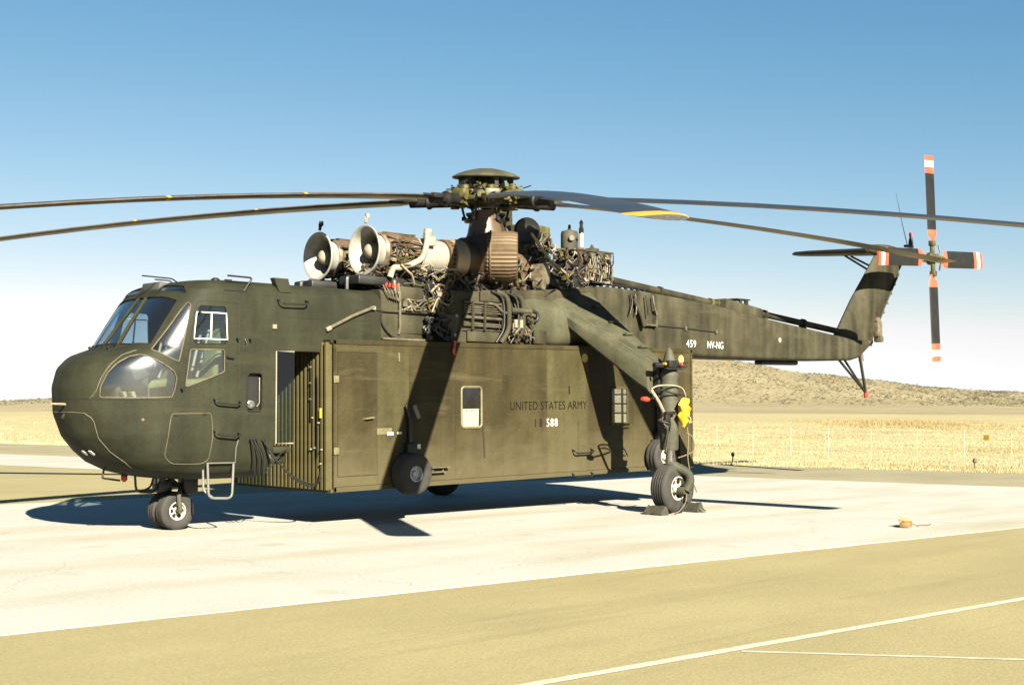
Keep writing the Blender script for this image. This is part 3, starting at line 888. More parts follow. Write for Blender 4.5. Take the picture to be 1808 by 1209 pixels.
# door hardware
mb = MB(); mb.tube([(.27, -1.085, 2.37), (.27, -1.12, 2.37), (.37, -1.12, 2.36)], .010, 6); mb.build('door_handle', MT['dark'], HELI)
mb = MB(); mb.tube([(.55, -1.085, 2.63), (.57, -1.11, 2.55), (.56, -1.085, 2.46)], .008, 6); mb.build('door_latch', MT['dark'], HELI)
mb = MB(); mb.box((1.02, -1.09, 2.81), (.06, .03, .06)); mb.build('sensor_stub', MT['palepipe'], HELI)
for p in [(-.40, -1.065, 1.93), (-.14, -1.035, 2.95), (.42, -1.09, 2.62), (.62, -1.09, 2.62)]:
    mb = MB(); mb.lathe([(0, .012), (.06, .014), (.07, .004)], p, (0, -1, 0), 8); mb.build('door_hinge', MT['dark'], HELI)
for p in [(-0.45, -1.045, 1.59), (-.05, -1.085, 1.60)]:
    mb = MB(); mb.box(snap(p, .004), (.05, .015, .022)); mb.build('hatch_latch', MT['dark'], HELI)
mb = MB(); mb.lathe([(0, .02), (.006, .02)], snap((-.86, -.92, 1.53)), (-.4, -.9, 0), 10); mb.build('hull_plug', MT['seam'], HELI)

# ---- lettering
def text_mesh(body, size, sx=1.0, depth=0.0015, space=1.0):
    cu = bpy.data.curves.new('t', 'FONT')
    cu.body = body; cu.size = size; cu.extrude = depth; cu.space_character = space; cu.resolution_u = 3
    o = bpy.data.objects.new('t', cu); COL.objects.link(o)
    me = evaluated(o)
    bpy.data.objects.remove(o); bpy.data.curves.remove(cu)
    me.transform(Matrix.Diagonal((sx, 1, 1, 1)))
    return me
def lettering(body, size, loc, rot, mat_, parent, sx=1.0, space=1.0, bold=0.0):
    me = text_mesh(body, size, sx, space=space)
    me.name = 'lettering'
    me.materials.clear()
    o = mobj('lettering', me, mat_, parent, 0)
    o.location = loc; o.rotation_euler = rot
    return o
l = lettering('459', .105, (-1.535, .02, 1.535), (R(90), 0, R(-97)), MT['seam'], HELI, .9)

# ---- cockpit interior
mb = MB(); mb.box((.12, 0, 1.50), (1.2, 1.8, .05)); mb.build('cockpit_floor', MT['interior'], HELI)
mb = MB(); mb.box((1.03, 0, 2.1), (.03, 2.0, 2.3)); mb.build('cockpit_bulkhead', MT['interior'], HELI)
mb = MB(); mb.box((-.78, 0, 2.25), (.30, 1.35, .40), (0, R(-20), 0), .06); mb.box((-.62, 0, 2.0), (.5, .35, .6), None, .05)
ip = mb.build('instrument_panel', MT['interior'], HELI)
for iy in range(-4, 5):
    for iz in range(2):
        mb = MB(); mb.lathe([(0, .042), (.012, .042)], (-.645+.03*iz, iy*.135, 2.18+.13*iz), (.94, 0, .34), 12); mb.build('instrument_dial', MT['seam'], ip)
for sy in (-.52, .52):
    st = MB()
    st.box((.10, sy, 2.02), (.52, .50, .12), (0, R(-6), 0), .04)
    st.box((.37, sy, 2.40), (.12, .50, .80), (0, R(12), 0), .04)
    st.box((.46, sy, 2.86), (.10, .28, .20), (0, R(12), 0), .04)
    so = st.build('seat', MT['seat'], HELI, 60)
    lg = MB()
    for dx in (-.12, .30):
        for dy in (-.2, .2): lg.tube([(dx, sy+dy, 1.52), (dx, sy+dy, 2.0)], .02, 6)
    lg.build('seat_frame', MT['pipe'], so)
    hb = MB(); hb.tube([(.27, sy-.1, 2.75), (.18, sy-.1, 2.4), (.1, sy-.08, 2.1)], .022, 6); hb.tube([(.27, sy+.1, 2.75), (.18, sy+.1, 2.4), (.1, sy+.08, 2.1)], .022, 6)
    hb.build('seat_harness', MT['palepipe'], so)
    ck = MB(); ck.tube(smooth_open([(-.28, sy, 1.52), (-.26, sy, 1.95), (-.20, sy, 2.15)], .05), .018, 7); ck.lathe([(0, .03), (.14, .026)], (-.2, sy, 2.12), (.2, 0, 1), 8)
    ck.build('cyclic_stick', MT['dark'], HELI)
    pd = MB()
    for dy in (-.12, .12): pd.box((-.85, sy+dy, 1.78), (.05, .14, .24), (0, R(-20), 0), .01)
    pd.box((-.86, sy*.9, 1.63), (.22, .34, .06), None, .02)
    pd.build('rudder_pedals', MT['palepipe'], HELI)
mb = MB(); mb.box((-.05, 0, 3.30), (.5, .5, .14), (0, R(10), 0), .03); mb.build('overhead_panel', MT['interior'], HELI)
# aft glazed bay of the rear-facing station
mb = MB()
fr = [(1.075, -1.082, 1.19), (1.06, -1.082, 2.475), (1.36, -1.082, 2.475)]
mb.tube([(1.36, -1.082, 1.19), (1.075, -1.082, 1.19), (1.065, -1.082, 2.47), (1.36, -1.082, 2.47)], .011, 4)
mb.build('aft_window_frame', MT['frametan'], HELI, 0)
mb = MB(); mb.box((1.22, -1.07, 1.83), (.30, .008, 1.26)); mb.build('aft_window', MT['clearglass'], HELI, 0)
mb = MB(); mb.box((1.22, 1.07, 1.83), (.30, .008, 1.26)); mb.build('aft_window', MT['podglass'], HELI, 0)
mb = MB(); mb.box((1.375, 0, 1.83), (.008, 2.12, 1.26)); mb.build('aft_window', MT['clearglass'], HELI, 0)
mb = MB(); mb.box((1.20, 0, 1.10), (.30, 2.10, .10), None, .03); mb.box((1.20, 0, .98), (.26, 1.9, .16), None, .04); mb.build('aft_bay_sill', MT['olive'], HELI)

# ---- fuselage beam
mb = MB()
mb.loft([rsec(2.903, 1.055, 2.70, 3.455, .04, .10), rsec(4.0, 1.02, 2.70, 3.52, .04, .06), rsec(5.4, 1.0, 2.70, 3.60, .04, .06),
         rsec(6.4, .97, 2.70, 3.67, .04, .08), rsec(7.3, .86, 2.70, 3.76, .05, .10), rsec(7.9, .66, 2.70, 3.83, .05, .10), rsec(8.1, .63, 2.70, 3.85, .05, .10)])
FUS = grp(mb, 'fuselage', MT['boom'])
mb = MB()
mb.loft([rsec(x, w, zb, zt, min(.08, w*.5), min(.07, w*.5)) for x, w, zb, zt in
         ((8.1, .62, 2.69, 3.86), (8.5, .615, 2.685, 3.88), (9.7, .58, 2.69, 3.855), (11.0, .54, 2.69, 3.78), (12.0, .505, 2.69, 3.71), (13.2, .465, 2.695, 3.58),
          (14.6, .41, 2.71, 3.46), (16.0, .36, 2.74, 3.345), (17.0, .31, 2.775, 3.27), (17.35, .28, 2.84, 3.25), (17.75, .23, 3.02, 3.26), (18.15, .15, 3.2, 3.28))])
BOOM = grp(mb, 'tail_boom', MT['boom'])
for x, w in ((8.9, .604), (9.75, .580), (11.5, .525), (13.0, .473), (14.5, .415), (16.0, .361)):
    mb = MB()
    zt = float(np.interp(x, [8.5, 9.7, 12, 13.2, 16, 17], [3.88, 3.855, 3.71, 3.58, 3.345, 3.27]))-.07
    mb.tube([(x, -w-.001, 2.78), (x, -w-.001, zt)], .006, 4); mb.build('frame_seam', MT['seamdark'], BOOM, 0)
mb = MB(); mb.tube([(9.78, -.592, 3.235), (10.8, -.56, 3.22), (11.75, -.53, 3.19)], .012, 5); mb.build('drip_rail', MT['seamdark'], BOOM, 0)
for x in (9.78, 10.7, 11.7):
    mb = MB(); mb.box((x, -.60+.03*(x-9.78), 3.24-.02*(x-9.78)), (.05, .03, .07)); mb.build('rail_clip', MT['seam'], BOOM, 0)
lettering('459', .20, (10.75, -.549, 2.865), (R(90), 0, R(1.8)), MT['white'], BOOM, .95, 1.15)
lettering('NV-NG', .20, (11.42, -.529, 2.865), (R(90), 0, R(1.8)), MT['white'], BOOM, .82, 1.05)
mb = MB(); mb.lathe([(0, .055), (.004, .055)], (14.0, -.436, 3.12), (0, -1, 0), 12); mb.build('boom_plug', MT['palepipe'], BOOM)
mb = MB(); mb.box((14.5, 0, 2.665), (1.35, .22, .10), (0, R(-.8), 0), .04); mb.build('belly_aerial', MT['dark'], HELI)

# tail fin
def foil(c, th, n=9):
    """closed symmetric aerofoil outline, chordwise 0..1 and thickness"""
    up_ = [(0.5*(1-math.cos(PI*i/n))) for i in range(n+1)]
    yt = lambda t: th*5*(0.2969*math.sqrt(t)-0.126*t-0.3516*t*t+0.2843*t**3-0.1036*t**4)
    a = [(t*c, yt(t)*c) for t in up_]
    b = [(t*c, -yt(t)*c) for t in up_[1:-1]][::-1]
    return a+b
mb = MB()
secs = []
for z, x0, x1, th in ((3.15, 16.55, 18.35, .17), (3.45, 16.85, 18.45, .17), (4.2, 17.45, 18.95, .15), (4.95, 18.17, 19.55, .14), (5.36, 18.55, 19.95, .13)):
    secs.append([(x0+a, b, z) for a, b in foil(x1-x0, th)])
mb.loft(secs)
FIN = grp(mb, 'tail_fin', MT['boom'], smooth=45)
mb = MB(); mb.tube([(18.42, -.02, 3.45), (18.95, -.02, 4.2), (19.55, -.02, 4.95)], .03, 6); mb.build('control_rod', MT['boom'], FIN)
for i in range(7):
    t = i/6
    mb = MB(); mb.box((18.5+1.0*t, -.03, 3.5+1.4*t), (.06, .05, .05), None, .01); mb.build('rod_clip', MT['pipe'], FIN)
mb = MB(); mb.box((18.52, -.05, 3.55), (.20, .16, .36), None, .03); mb.box((18.55, -.06, 3.32), (.14, .2, .14), None, .03); mb.lathe([(0, .09), (.2, .09)], (18.5, -.1, 3.75), (0, 1, 0), 10)
mb.build('tail_gearbox', MT['engbody'], FIN)
mb = MB()
secs = []
for t in np.linspace(0, 1, 9):
    s_ = math.sin(PI*min(1, max(0, .08+t*.92)))**.6
    secs.append([(18.2+1.75*t, .17*s_*math.cos(a), 5.44+.16*s_*math.sin(a)) for a in np.linspace(0, 2*PI, 14)[:-1]])
mb.loft(secs)
grp(mb, 'fin_fairing', MT['boom'], FIN, 50)
mb = MB(); mb.box((19.9, -.1, 5.63), (.34, .1, .06), None, .02); mb.lathe([(0, .05), (.05, .06), (.15, .05), (.2, .035), (.30, .03)], (20.0, -.1, 5.64), (0, 0, 1), 12); mb.build('beacon_mount', MT['dark'], FIN)
mb = MB(); mb.lathe([(0, .04), (.08, .04), (.11, .01)], (20.0, -.1, 5.88), (0, 0, 1), 10); mb.build('beacon', MT['red'], FIN)
mb = MB(); mb.tube([(19.85, -.1, 5.62), (19.72, -.05, 6.1), (19.5, 0, 6.9)], [.012, .008, .004], 6); mb.build('whip_aerial', MT['dark'], FIN)
# stabiliser (starboard side only)
mb = MB()
secs = []
for y, x0, c_, z in ((.02, 18.62, 1.25, 5.44), (1.0, 18.68, 1.10, 5.50), (2.1, 18.74, .92, 5.56), (2.5, 18.82, .72, 5.58), (2.66, 19.0, .35, 5.585)):
    secs.append([(x0+a, y, z+b) for a, b in foil(c_, .15)])
mb.loft(secs); STAB = grp(mb, 'stabiliser', MT['dark'], smooth=45)
mb = MB(); mb.tube([(19.1, 1.2, 5.45), (18.55, .08, 4.90)], .025, 6); mb.build('stabiliser_strut', MT['dark'], STAB)
mb = MB(); mb.tube([(19.4, 1.2, 5.45), (18.95, .08, 4.95)], .025, 6); mb.build('stabiliser_strut', MT['dark'], STAB)
# tail skid
SK = MB(); SK.tube([(18.06, 0, 2.08), (18.09, 0, 1.94)], .055, 8); SKID = grp(SK, 'tail_skid', MT['red'])
for a, r_ in (((16.75, -.1, 2.80), .028), ((17.30, .1, 2.82), .028), ((17.78, 0, 3.02), .036)):
    mb = MB(); mb.tube([a, (18.06, 0, 2.05)], r_, 7); mb.build('skid_strut', MT['dark'], SKID)
mb = MB(); mb.tube([(17.84, 0, 2.98), (17.88, 0, 2.78)], .06, 8); mb.build('skid_damper', MT['pipe'], SKID)

# tail drive shaft and boxes on the boom
def pipe(pts, r, mat_='olive', name='pipe', parent=HELI, n=8, smooth=True):
    mb = MB(); mb.tube(pts, r, n); return mb.build(name, MT[mat_], parent, 60)
pipe([(8.95, 0, 4.10), (12.38, 0, 3.81)], .075, 'boom', 'drive_shaft')
pipe([(13.75, 0, 3.71), (16.9, 0, 3.44)], .070, 'boom', 'drive_shaft')
for x in (10.6, 12.2, 12.42, 13.75, 14.05, 15.5):
    z = float(np.interp(x, [8.95, 12.38, 13.75, 16.9], [4.10, 3.81, 3.71, 3.44]))
    mb = MB(); mb.lathe([(0, .10), (.08, .10)], (x-.04, 0, z), (1, 0, -.085), 14); mb.box((x, 0, z-.13), (.08, .14, .16)); mb.build('shaft_bearing', MT['hubgreen'] if x in (12.2, 12.42, 13.75) else MT['boom'], HELI)
mb = MB(); mb.box((13.05, 0, 3.70), (1.30, .50, .30), (0, R(7), 0), .05); mb.build('shaft_fairing', MT['boom'], HELI)
mb = MB(); mb.box((13.0, -.1, 3.93), (.46, .30, .025), None, .005); mb.box((12.93, -.22, 3.83), (.06, .04, .22), (0, R(-12), 0)); mb.box((13.12, -.22, 3.83), (.10, .04, .22)); mb.box((12.9, .02, 3.83), (.06, .04, .2)); mb.build('lift_bracket', MT['olive'], HELI)
pipe([(8.3, -.35, 3.96), (9.0, -.36, 3.94), (9.75, -.36, 3.92)], .022, 'dark', 'tail_rail')
for x in np.arange(8.35, 9.8, .17):
    mb = MB(); mb.box((x, -.36, 3.89), (.05, .05, .06)); mb.build('rail_post', MT['dark'], HELI)

# ---- landing gear wings
for s_ in (-1, 1):
    mb = MB(); secs = []
    # y, z of ridge, x front, x rear, front-face height
    for y, zr, xf_, xr_, hf, zrear in ((.62, 3.70, 6.35, 7.95, .75, .06), (.90, 3.53, 6.58, 7.80, .52, .10), (1.12, 3.33, 6.84, 7.72, .30, .16), (1.55, 3.06, 6.92, 7.66, .34, .13), (2.05, 2.77, 7.00, 7.60, .40, .09), (2.50, 2.52, 7.06, 7.54, .46, .04), (2.68, 2.43, 7.10, 7.52, .48, .02)):
        q = [(xf_-.02, zr-.10), (xf_+.03, zr-.02), (xf_+.12, zr+.015), (xf_+.4*(xr_-xf_), zr+zrear*.6), (xr_-.03, zr+zrear), (xr_, zr+zrear-.04), (xr_, zr-hf*.8), (xr_-.04, zr-hf), (xf_+.35*(xr_-xf_), zr-hf-.05), (xf_+.05, zr-hf), (xf_-.01, zr-hf+.06)]
        secs.append([(x, s_*y, z) for x, z in q])
    mb.loft(secs)
    W = grp(mb, 'gear_wing', MT['wing'], smooth=38)
    if s_ == -1:
        for i, t in enumerate((.1, .37, .6, .83)):
            y = -1.05-1.5*t; z = 3.52-1.52*t*.62
            mb = MB(); mb.box((7.52-.1*t, y, float(np.interp(-y, [.9, 1.12, 1.55, 2.05, 2.5], [3.62, 3.47, 3.17, 2.84, 2.55]))+.012), (.16, .10, .05), (R(-32), 0, 0), .012); mb.build('wing_step', MT['wing'], W)
            mb = MB(); mb.box((7.42-.1*t, y, float(np.interp(-y, [.9, 1.12, 1.55, 2.05, 2.5], [3.60, 3.46, 3.16, 2.83, 2.545]))+.012), (.05, .05, .04), (R(-32), 0, 0)); mb.build('wing_cleat', MT['dark'], W)
        rl = MB()
        rl.tube([(6.96, -1.12, 3.345), (7.04, -1.55, 3.075), (7.12, -2.05, 2.785), (7.18, -2.5, 2.535), (7.22, -2.68, 2.445)], .010, 5)
        rl.build('wing_seam', MT['seam'], W)

# flared root of the wing on the fuselage side
for s_ in (-1, 1):
    mb = MB(); secs = []
    for x, yo, zt_, zb_ in ((5.72, 1.00, 3.62, 2.95), (5.95, 1.02, 3.64, 2.80), (6.25, 1.06, 3.60, 2.72), (6.6, 1.13, 3.52, 2.70), (6.95, 1.16, 3.42, 2.70), (7.3, 1.10, 3.40, 2.72), (7.7, .90, 3.45, 2.74), (8.0, .66, 3.5, 2.78)):
        zm = (zt_+zb_)/2; hh = (zt_-zb_)/2
        ring = []
        for a in np.linspace(-PI/2, PI/2, 9):
            ring.append((x, s_*(.55+(yo-.55)*abs(math.cos(a))**.35), zm+hh*math.sin(a)))
        ring.append((x, s_*.4, zt_)); ring.append((x, s_*.4, zb_))
        secs.append(ring)
    mb.loft(secs); grp(mb, 'wing_root', MT['wing'], smooth=50)

# ---- wheels
def wheel(parent, c, r, w, rim_r, rim_mat, name='wheel', grooves=4, axis=(0, 1, 0), n=40, holes=True):
    """tyre, rim and hub lathed about the axle"""
    c = Vector(c); h = w/2
    prof = [(-h*.78, rim_r), (-h*.95, rim_r+.02), (-h, r*.80), (-h*.88, r*.93), (-h*.72, r*.985)]
    k = grooves
    xs = np.linspace(-h*.6, h*.6, k*3+1)
    for i, x in enumerate(xs):
        prof.append((x, r*(1-.012*(x/h)**2) - (.013 if i % 3 == 1 else 0)))
    prof += [(h*.72, r*.985), (h*.88, r*.93), (h, r*.80), (h*.95, rim_r+.02), (h*.78, rim_r)]
    t = MB(); t.lathe(prof, c, axis, n, cap=False)
    T = t.build('tyre', MT['tire'], parent, 40)
    q = MB()
    q.lathe([(-h*.80, rim_r+.005), (-h*.84, rim_r-.012), (-h*.45, rim_r*.86), (-h*.40, rim_r*.45), (-h*.62, rim_r*.36), (-h*.66, rim_r*.15), (-h*.62, .001)], c, axis, 28, cap=False)
    q.lathe([(h*.80, rim_r+.005), (h*.84, rim_r-.012), (h*.45, rim_r*.86), (h*.40, rim_r*.45), (h*.62, rim_r*.36), (h*.66, rim_r*.15), (h*.62, .001)], c, axis, 28, cap=False)
    q.build('rim', rim_mat, parent, 35)
    if not holes: return T
    d = MB()
    for k_ in range(6):
        a = 2*PI*k_/6
        for sgn in (-1, 1):
            d.lathe([(0, .030*rim_r/.13), (.004, .030*rim_r/.13)], c+Vector((math.cos(a)*rim_r*.63, sgn*h*.435, math.sin(a)*rim_r*.63)), (0, sgn, 0), 10)
    d.build('rim_holes', MT['dark'], parent, 0)['kind'] = 'stuff'
    return T

# main gear, port side in full view; starboard mirrored
def main_gear(s_):
    g_ = MB()
    X, Yg = 7.40, s_*2.88
    g_.lathe([(0, .135), (.03, .15), (.55, .152), (1.05, .152), (1.12, .14), (1.20, .158), (1.24, .158), (1.27, .135), (1.45, .10), (1.58, .06), (1.64, .03), (1.66, .0)], (X, Yg, 1.02), (0, 0, 1), 24)
    G = grp(g_, 'main_gear_leg', MT['greypaint'], smooth=40)
    mb = MB(); mb.lathe([(0, .075), (.40, .075)], (X+.02, Yg, .72), (0, 0, 1), 16); mb.build('oleo_piston', MT['chrome'], G)
    mb = MB(); mb.box((X-.10, Yg-s_*.16, 2.12), (.14, .16, .55), None, .03); mb.box((X-.06, Yg-s_*.14, 1.65), (.06, .10, .5), None, .02); mb.build('leg_bracket', MT['dark'], G)
    # bent axle arm, outboard of the tyre
    pts = smooth_open([(X+.02, Yg, .80), (X+.06, Yg+s_*.10, .74), (X+.24, Yg+s_*.20, .66), (X+.27, Yg+s_*.22, .50), (X+.18, Yg+s_*.19, .36)], .08)
    mb = MB(); mb.tube(pts, [.085]*3+[.075]*(len(pts)-3), 10); mb.build('axle_arm', MT['greypaint'], G, 60)
    mb = MB(); mb.lathe([(-.10, .07), (.06, .07), (.09, .05)], (X+.14, Yg+s_*.12, .36), (0, s_, 0), 14); mb.box((X+.24, Yg+s_*.20, .28), (.10, .05, .22), (0, R(30), 0), .02); mb.build('axle_nut', MT['greypaint'], G)
    wheel(G, (X+.10, Yg-s_*.02, .405), .407, .32, .19, MT['rim'], grooves=4)
    return G
GL = main_gear(-1)
GRt = main_gear(1)
# clutter round the port leg
mb = MB(); mb.tube([(6.90, -2.92, 1.99), (7.02, -2.98, 1.80), (7.16, -3.0, 1.58)], .028, 7); mb.build('steel_brace', MT['palepipe'], GL)
pipe(spline([(6.90, -2.93, 2.00), (7.0, -2.98, 2.05), (7.25, -3.05, 2.06), (7.50, -3.06, 2.02), (7.62, -3.05, 1.88)], 6), .014, 'palepipe', 'brake_hose', GL)
pipe(spline([(6.95, -2.95, 1.97), (7.1, -2.98, 1.98), (7.3, -3.06, 1.93), (7.55, -3.08, 1.90)], 6), .012, 'rubber', 'brake_hose', GL)
random.seed(4)
for i in range(4):
    a = random.random()
    pipe(spline([(7.16, -2.98, 1.60-.02*i), (7.02-.03*i, -3.05, 1.50), (7.08+.02*i, -3.10, 1.40+.03*i), (7.2, -3.06, 1.45-.02*i), (7.22, -3.02, 1.30), (7.17, -3.0, 1.0+.02*i)], 6), .011, 'rubber' if i % 2 else 'pipe', 'brake_hose', GL)
mb = MB(); mb.box((7.20, -3.06, 1.62), (.22, .06, .05), None, .01); mb.box((7.14, -3.05, 1.52), (.12, .07, .16), None, .02); mb.build('junction_block', MT['dark'], GL)
mb = MB(); mb.tube([(7.00, -2.9, 2.38), (7.52, -2.98, 2.39)], .045, 8); mb.box((7.25, -3.05, 2.40), (.20, .10, .12), None, .02); mb.box((7.30, -3.06, 2.33), (.40, .04, .03)); mb.build('lamp_bar', MT['dark'], GL)
for x, k in ((7.03, 'yellow'), (7.44, 'red')):
    mb = MB(); mb.lathe([(0, .022), (.05, .022), (.06, .012)], (x, -3.07, 2.40), (0, -1, 0), 10); mb.build('position_lamp', MT[k], GL)
pipe([(7.46, -3.05, 2.42), (7.66, -3.05, 2.43)], .012, 'dark', 'lamp_prong', GL)
pipe([(7.46, -3.05, 2.36), (7.64, -3.05, 2.37)], .012, 'dark', 'lamp_prong', GL)
mb = MB(); mb.tube([(6.74, -2.98, 1.84), (6.98, -2.96, 1.86), (7.2, -2.95, 1.9)], .014, 6); mb.build('torque_link', MT['dark'], GL)
pipe(spline([(7.60, -3.08, 1.43), (7.63, -3.09, 1.2), (7.60, -3.1, .9), (7.66, -3.12, .6), (7.80, -3.12, .34)], 5), .009, 'rope', 'tie_cord', GL)
pipe(spline([(7.60, -3.08, 1.30), (7.75, -3.08, 1.22), (7.78, -3.08, 1.02), (7.62, -3.08, .95), (7.4, -3.06, .90)], 6), .010, 'rope', 'tie_cord', GL)
pipe(spline([(7.52, -3.14, .33), (7.46, -3.16, .18), (7.30, -3.15, .05), (7.16, -3.12, .03)], 6), .008, 'rope', 'tie_cord', GL)

# nose gear
nb = MB(); nb.tube([(.34, 0, .82), (.30, 0, .55), (.16, 0, .36)], [.085, .08, .06], 12); nb.box((.34, 0, .62), (.24, .20, .30), None, .04)
NG = grp(nb, 'nose_gear_leg', MT['dark'], smooth=50)
mb = MB(); mb.tube([(-.05, .0, .78), (.3, 0, .52)], .03, 7); mb.tube([(-.12, .0, .62), (.3, 0, .60)], .03, 7); mb.box((-.06, 0, .60), (.22, .22, .18), None, .04); mb.lathe([(0, .06), (.12, .06)], (-.1, -.05, .66), (0, 0, 1), 12); mb.build('nose_gear_link', MT['dark'], NG)
mb = MB(); mb.lathe([(0, .065), (.11, .065)], (-.13, -.02, .64), (0, 0, 1), 14); mb.build('shimmy_damper', MT['rimsilver'], NG)
mb = MB(); mb.tube([(.08, -.27, .26), (.08, .27, .26)], .035, 8); mb.tube(smooth_open([(.18, -.05, .50), (.10, -.20, .545), (.05, -.26, .46), (.08, -.26, .27)], .06), .032, 8); mb.build('nose_axle', MT['greypaint'], NG)
for y in (-.112, .112):
    wheel(NG, (.08, y, .262), .264, .19, .125, MT['rim'], grooves=2)

# boarding steps
def ustep(p0, p1, drop, mat_, r=.016, back=None, parent=HELI):
    p0, p1 = Vector(p0), Vector(p1); d = Vector((0, 0, -drop))
    mb = MB(); mb.tube(smooth_open([p0, p0+d+(p1-p0)*.06, p1+d-(p1-p0)*.04, p1], .08), r, 8)
    o = mb.build('boarding_step', MT[mat_], parent, 60)
    if back:
        b = Vector(back)
        mb = MB(); mb.tube(smooth_open([p0+b, p0+b*.8+d*.8, p0+d+(p1-p0)*.25], .06), r*.9, 8); mb.build('step_brace', MT[mat_], o, 60)
    return o
MT['palegrey'] = paint('pale_grey_paint', (.12, .12, .105), (.19, .19, .17), .5)
ustep((.05, -1.0, .95), (.45, -1.0, .93), .47, 'palegrey', .018, (0.0, .12, 0))
ustep((-.50, -.05, .80), (-.17, -.05, .78), .26, 'dark', .017, (0.3, .0, 0))
mb = MB(); mb.tube([(.04, -1.0, .945), (.48, -.99, .94), (.47, -1.03, 1.15), (.49, -1.05, 1.25)], .010, 6); mb.build('step_cable', MT['palegrey'], HELI)
mb = MB(); mb.tube(smooth_open([(-.93, -.02, .88), (-.96, -.02, .74), (-.70, -.02, .70)], .03), .014, 7); mb.build('chin_probe', MT['dark'], HELI)
mb = MB(); mb.lathe([(0, .04), (.09, .045)], (-.64, -.02, .84), (0, 0, -1), 12); CL = mb.build('belly_lamp', MT['dark'], HELI)
mb = MB(); mb.lathe([(.09, .042), (.13, .042), (.16, .02)], (-.64, -.02, .84), (0, 0, -1), 12); mb.build('lamp_lens', MT['red'], CL)

MT['steel2'] = paint('tan_turbine_metal', (.28, .20, .11), (.42, .33, .21), .4, metal=.35, scale=5)
MT['pipe2'] = paint('mixed_engine_pipes', (.06, .045, .022), (.40, .33, .22), .5, metal=.3, scale=16, contrast=(.42, .62))
MT['hotmetal2'] = paint('brown_tank', (.075, .045, .026), (.16, .105, .06), .5, metal=.2, scale=5)
MT['ductwhite'] = paint('grubby_white_duct', (.24, .19, .13), (.40, .35, .27), .6, scale=8)
# ------------------------------------------------------------------ engines
def rnd(a, b): return random.uniform(a, b)
CLM = ['dark', 'pipe', 'hotmetal2', 'palepipe', 'hubgreen']
def clutter(mb, lo, hi, n, r=(.006, .016), seed=1, seg=3, box=0.25, L=.25):
    """tangle of short pipes and small blocks inside a box region"""
    random.seed(seed)
    for i in range(n):
        p = Vector([rnd(lo[k], hi[k]) for k in range(3)])
        if random.random() < box:
            mb.box(p, (rnd(.03, .09), rnd(.03, .08), rnd(.03, .09)), (rnd(-.4, .4), rnd(-.4, .4), rnd(-.4, .4)))
            continue
        pts = [p]
        d = Vector((rnd(-1, 1), rnd(-1, 1), rnd(-1, 1))).normalized()
        for k in range(seg):
            q = pts[-1]+d*L*rnd(.3, .8)
            for a in range(3): q[a] = min(hi[a], max(lo[a], q[a]))
            if (q-pts[-1]).length < .02: q = q+Vector((.03, 0, .01))
            pts.append(q)
            d = (d+Vector((rnd(-1, 1), rnd(-1, 1), rnd(-1, 1)))*.9).normalized()
        mb.tube(pts, rnd(*r), 6)

def grpm(mb, name, parent=None):
    """one tangle, its loose pieces dealt out over several finishes"""
    me = mb.mesh(name)
    for k in CLM: me.materials.append(MT[k])
    bm = bmesh.new(); bm.from_mesh(me); bm.faces.ensure_lookup_table()
    seen = set(); rr = random.Random(len(bm.faces))
    for f in bm.faces:
        if f.index in seen: continue
        k = rr.choices(range(5), (4.5, 5, 3, 0.8, 2))[0]
        stack = [f]; seen.add(f.index)
        while stack:
            g_ = stack.pop(); g_.material_index = k
            for e in g_.edges:
                for h in e.link_faces:
                    if h.index not in seen: seen.add(h.index); stack.append(h)
    bm.to_mesh(me); bm.free()
    o = mobj(name, me, MT['pipe'], parent or HELI, 40); o['kind'] = 'stuff'
    return o

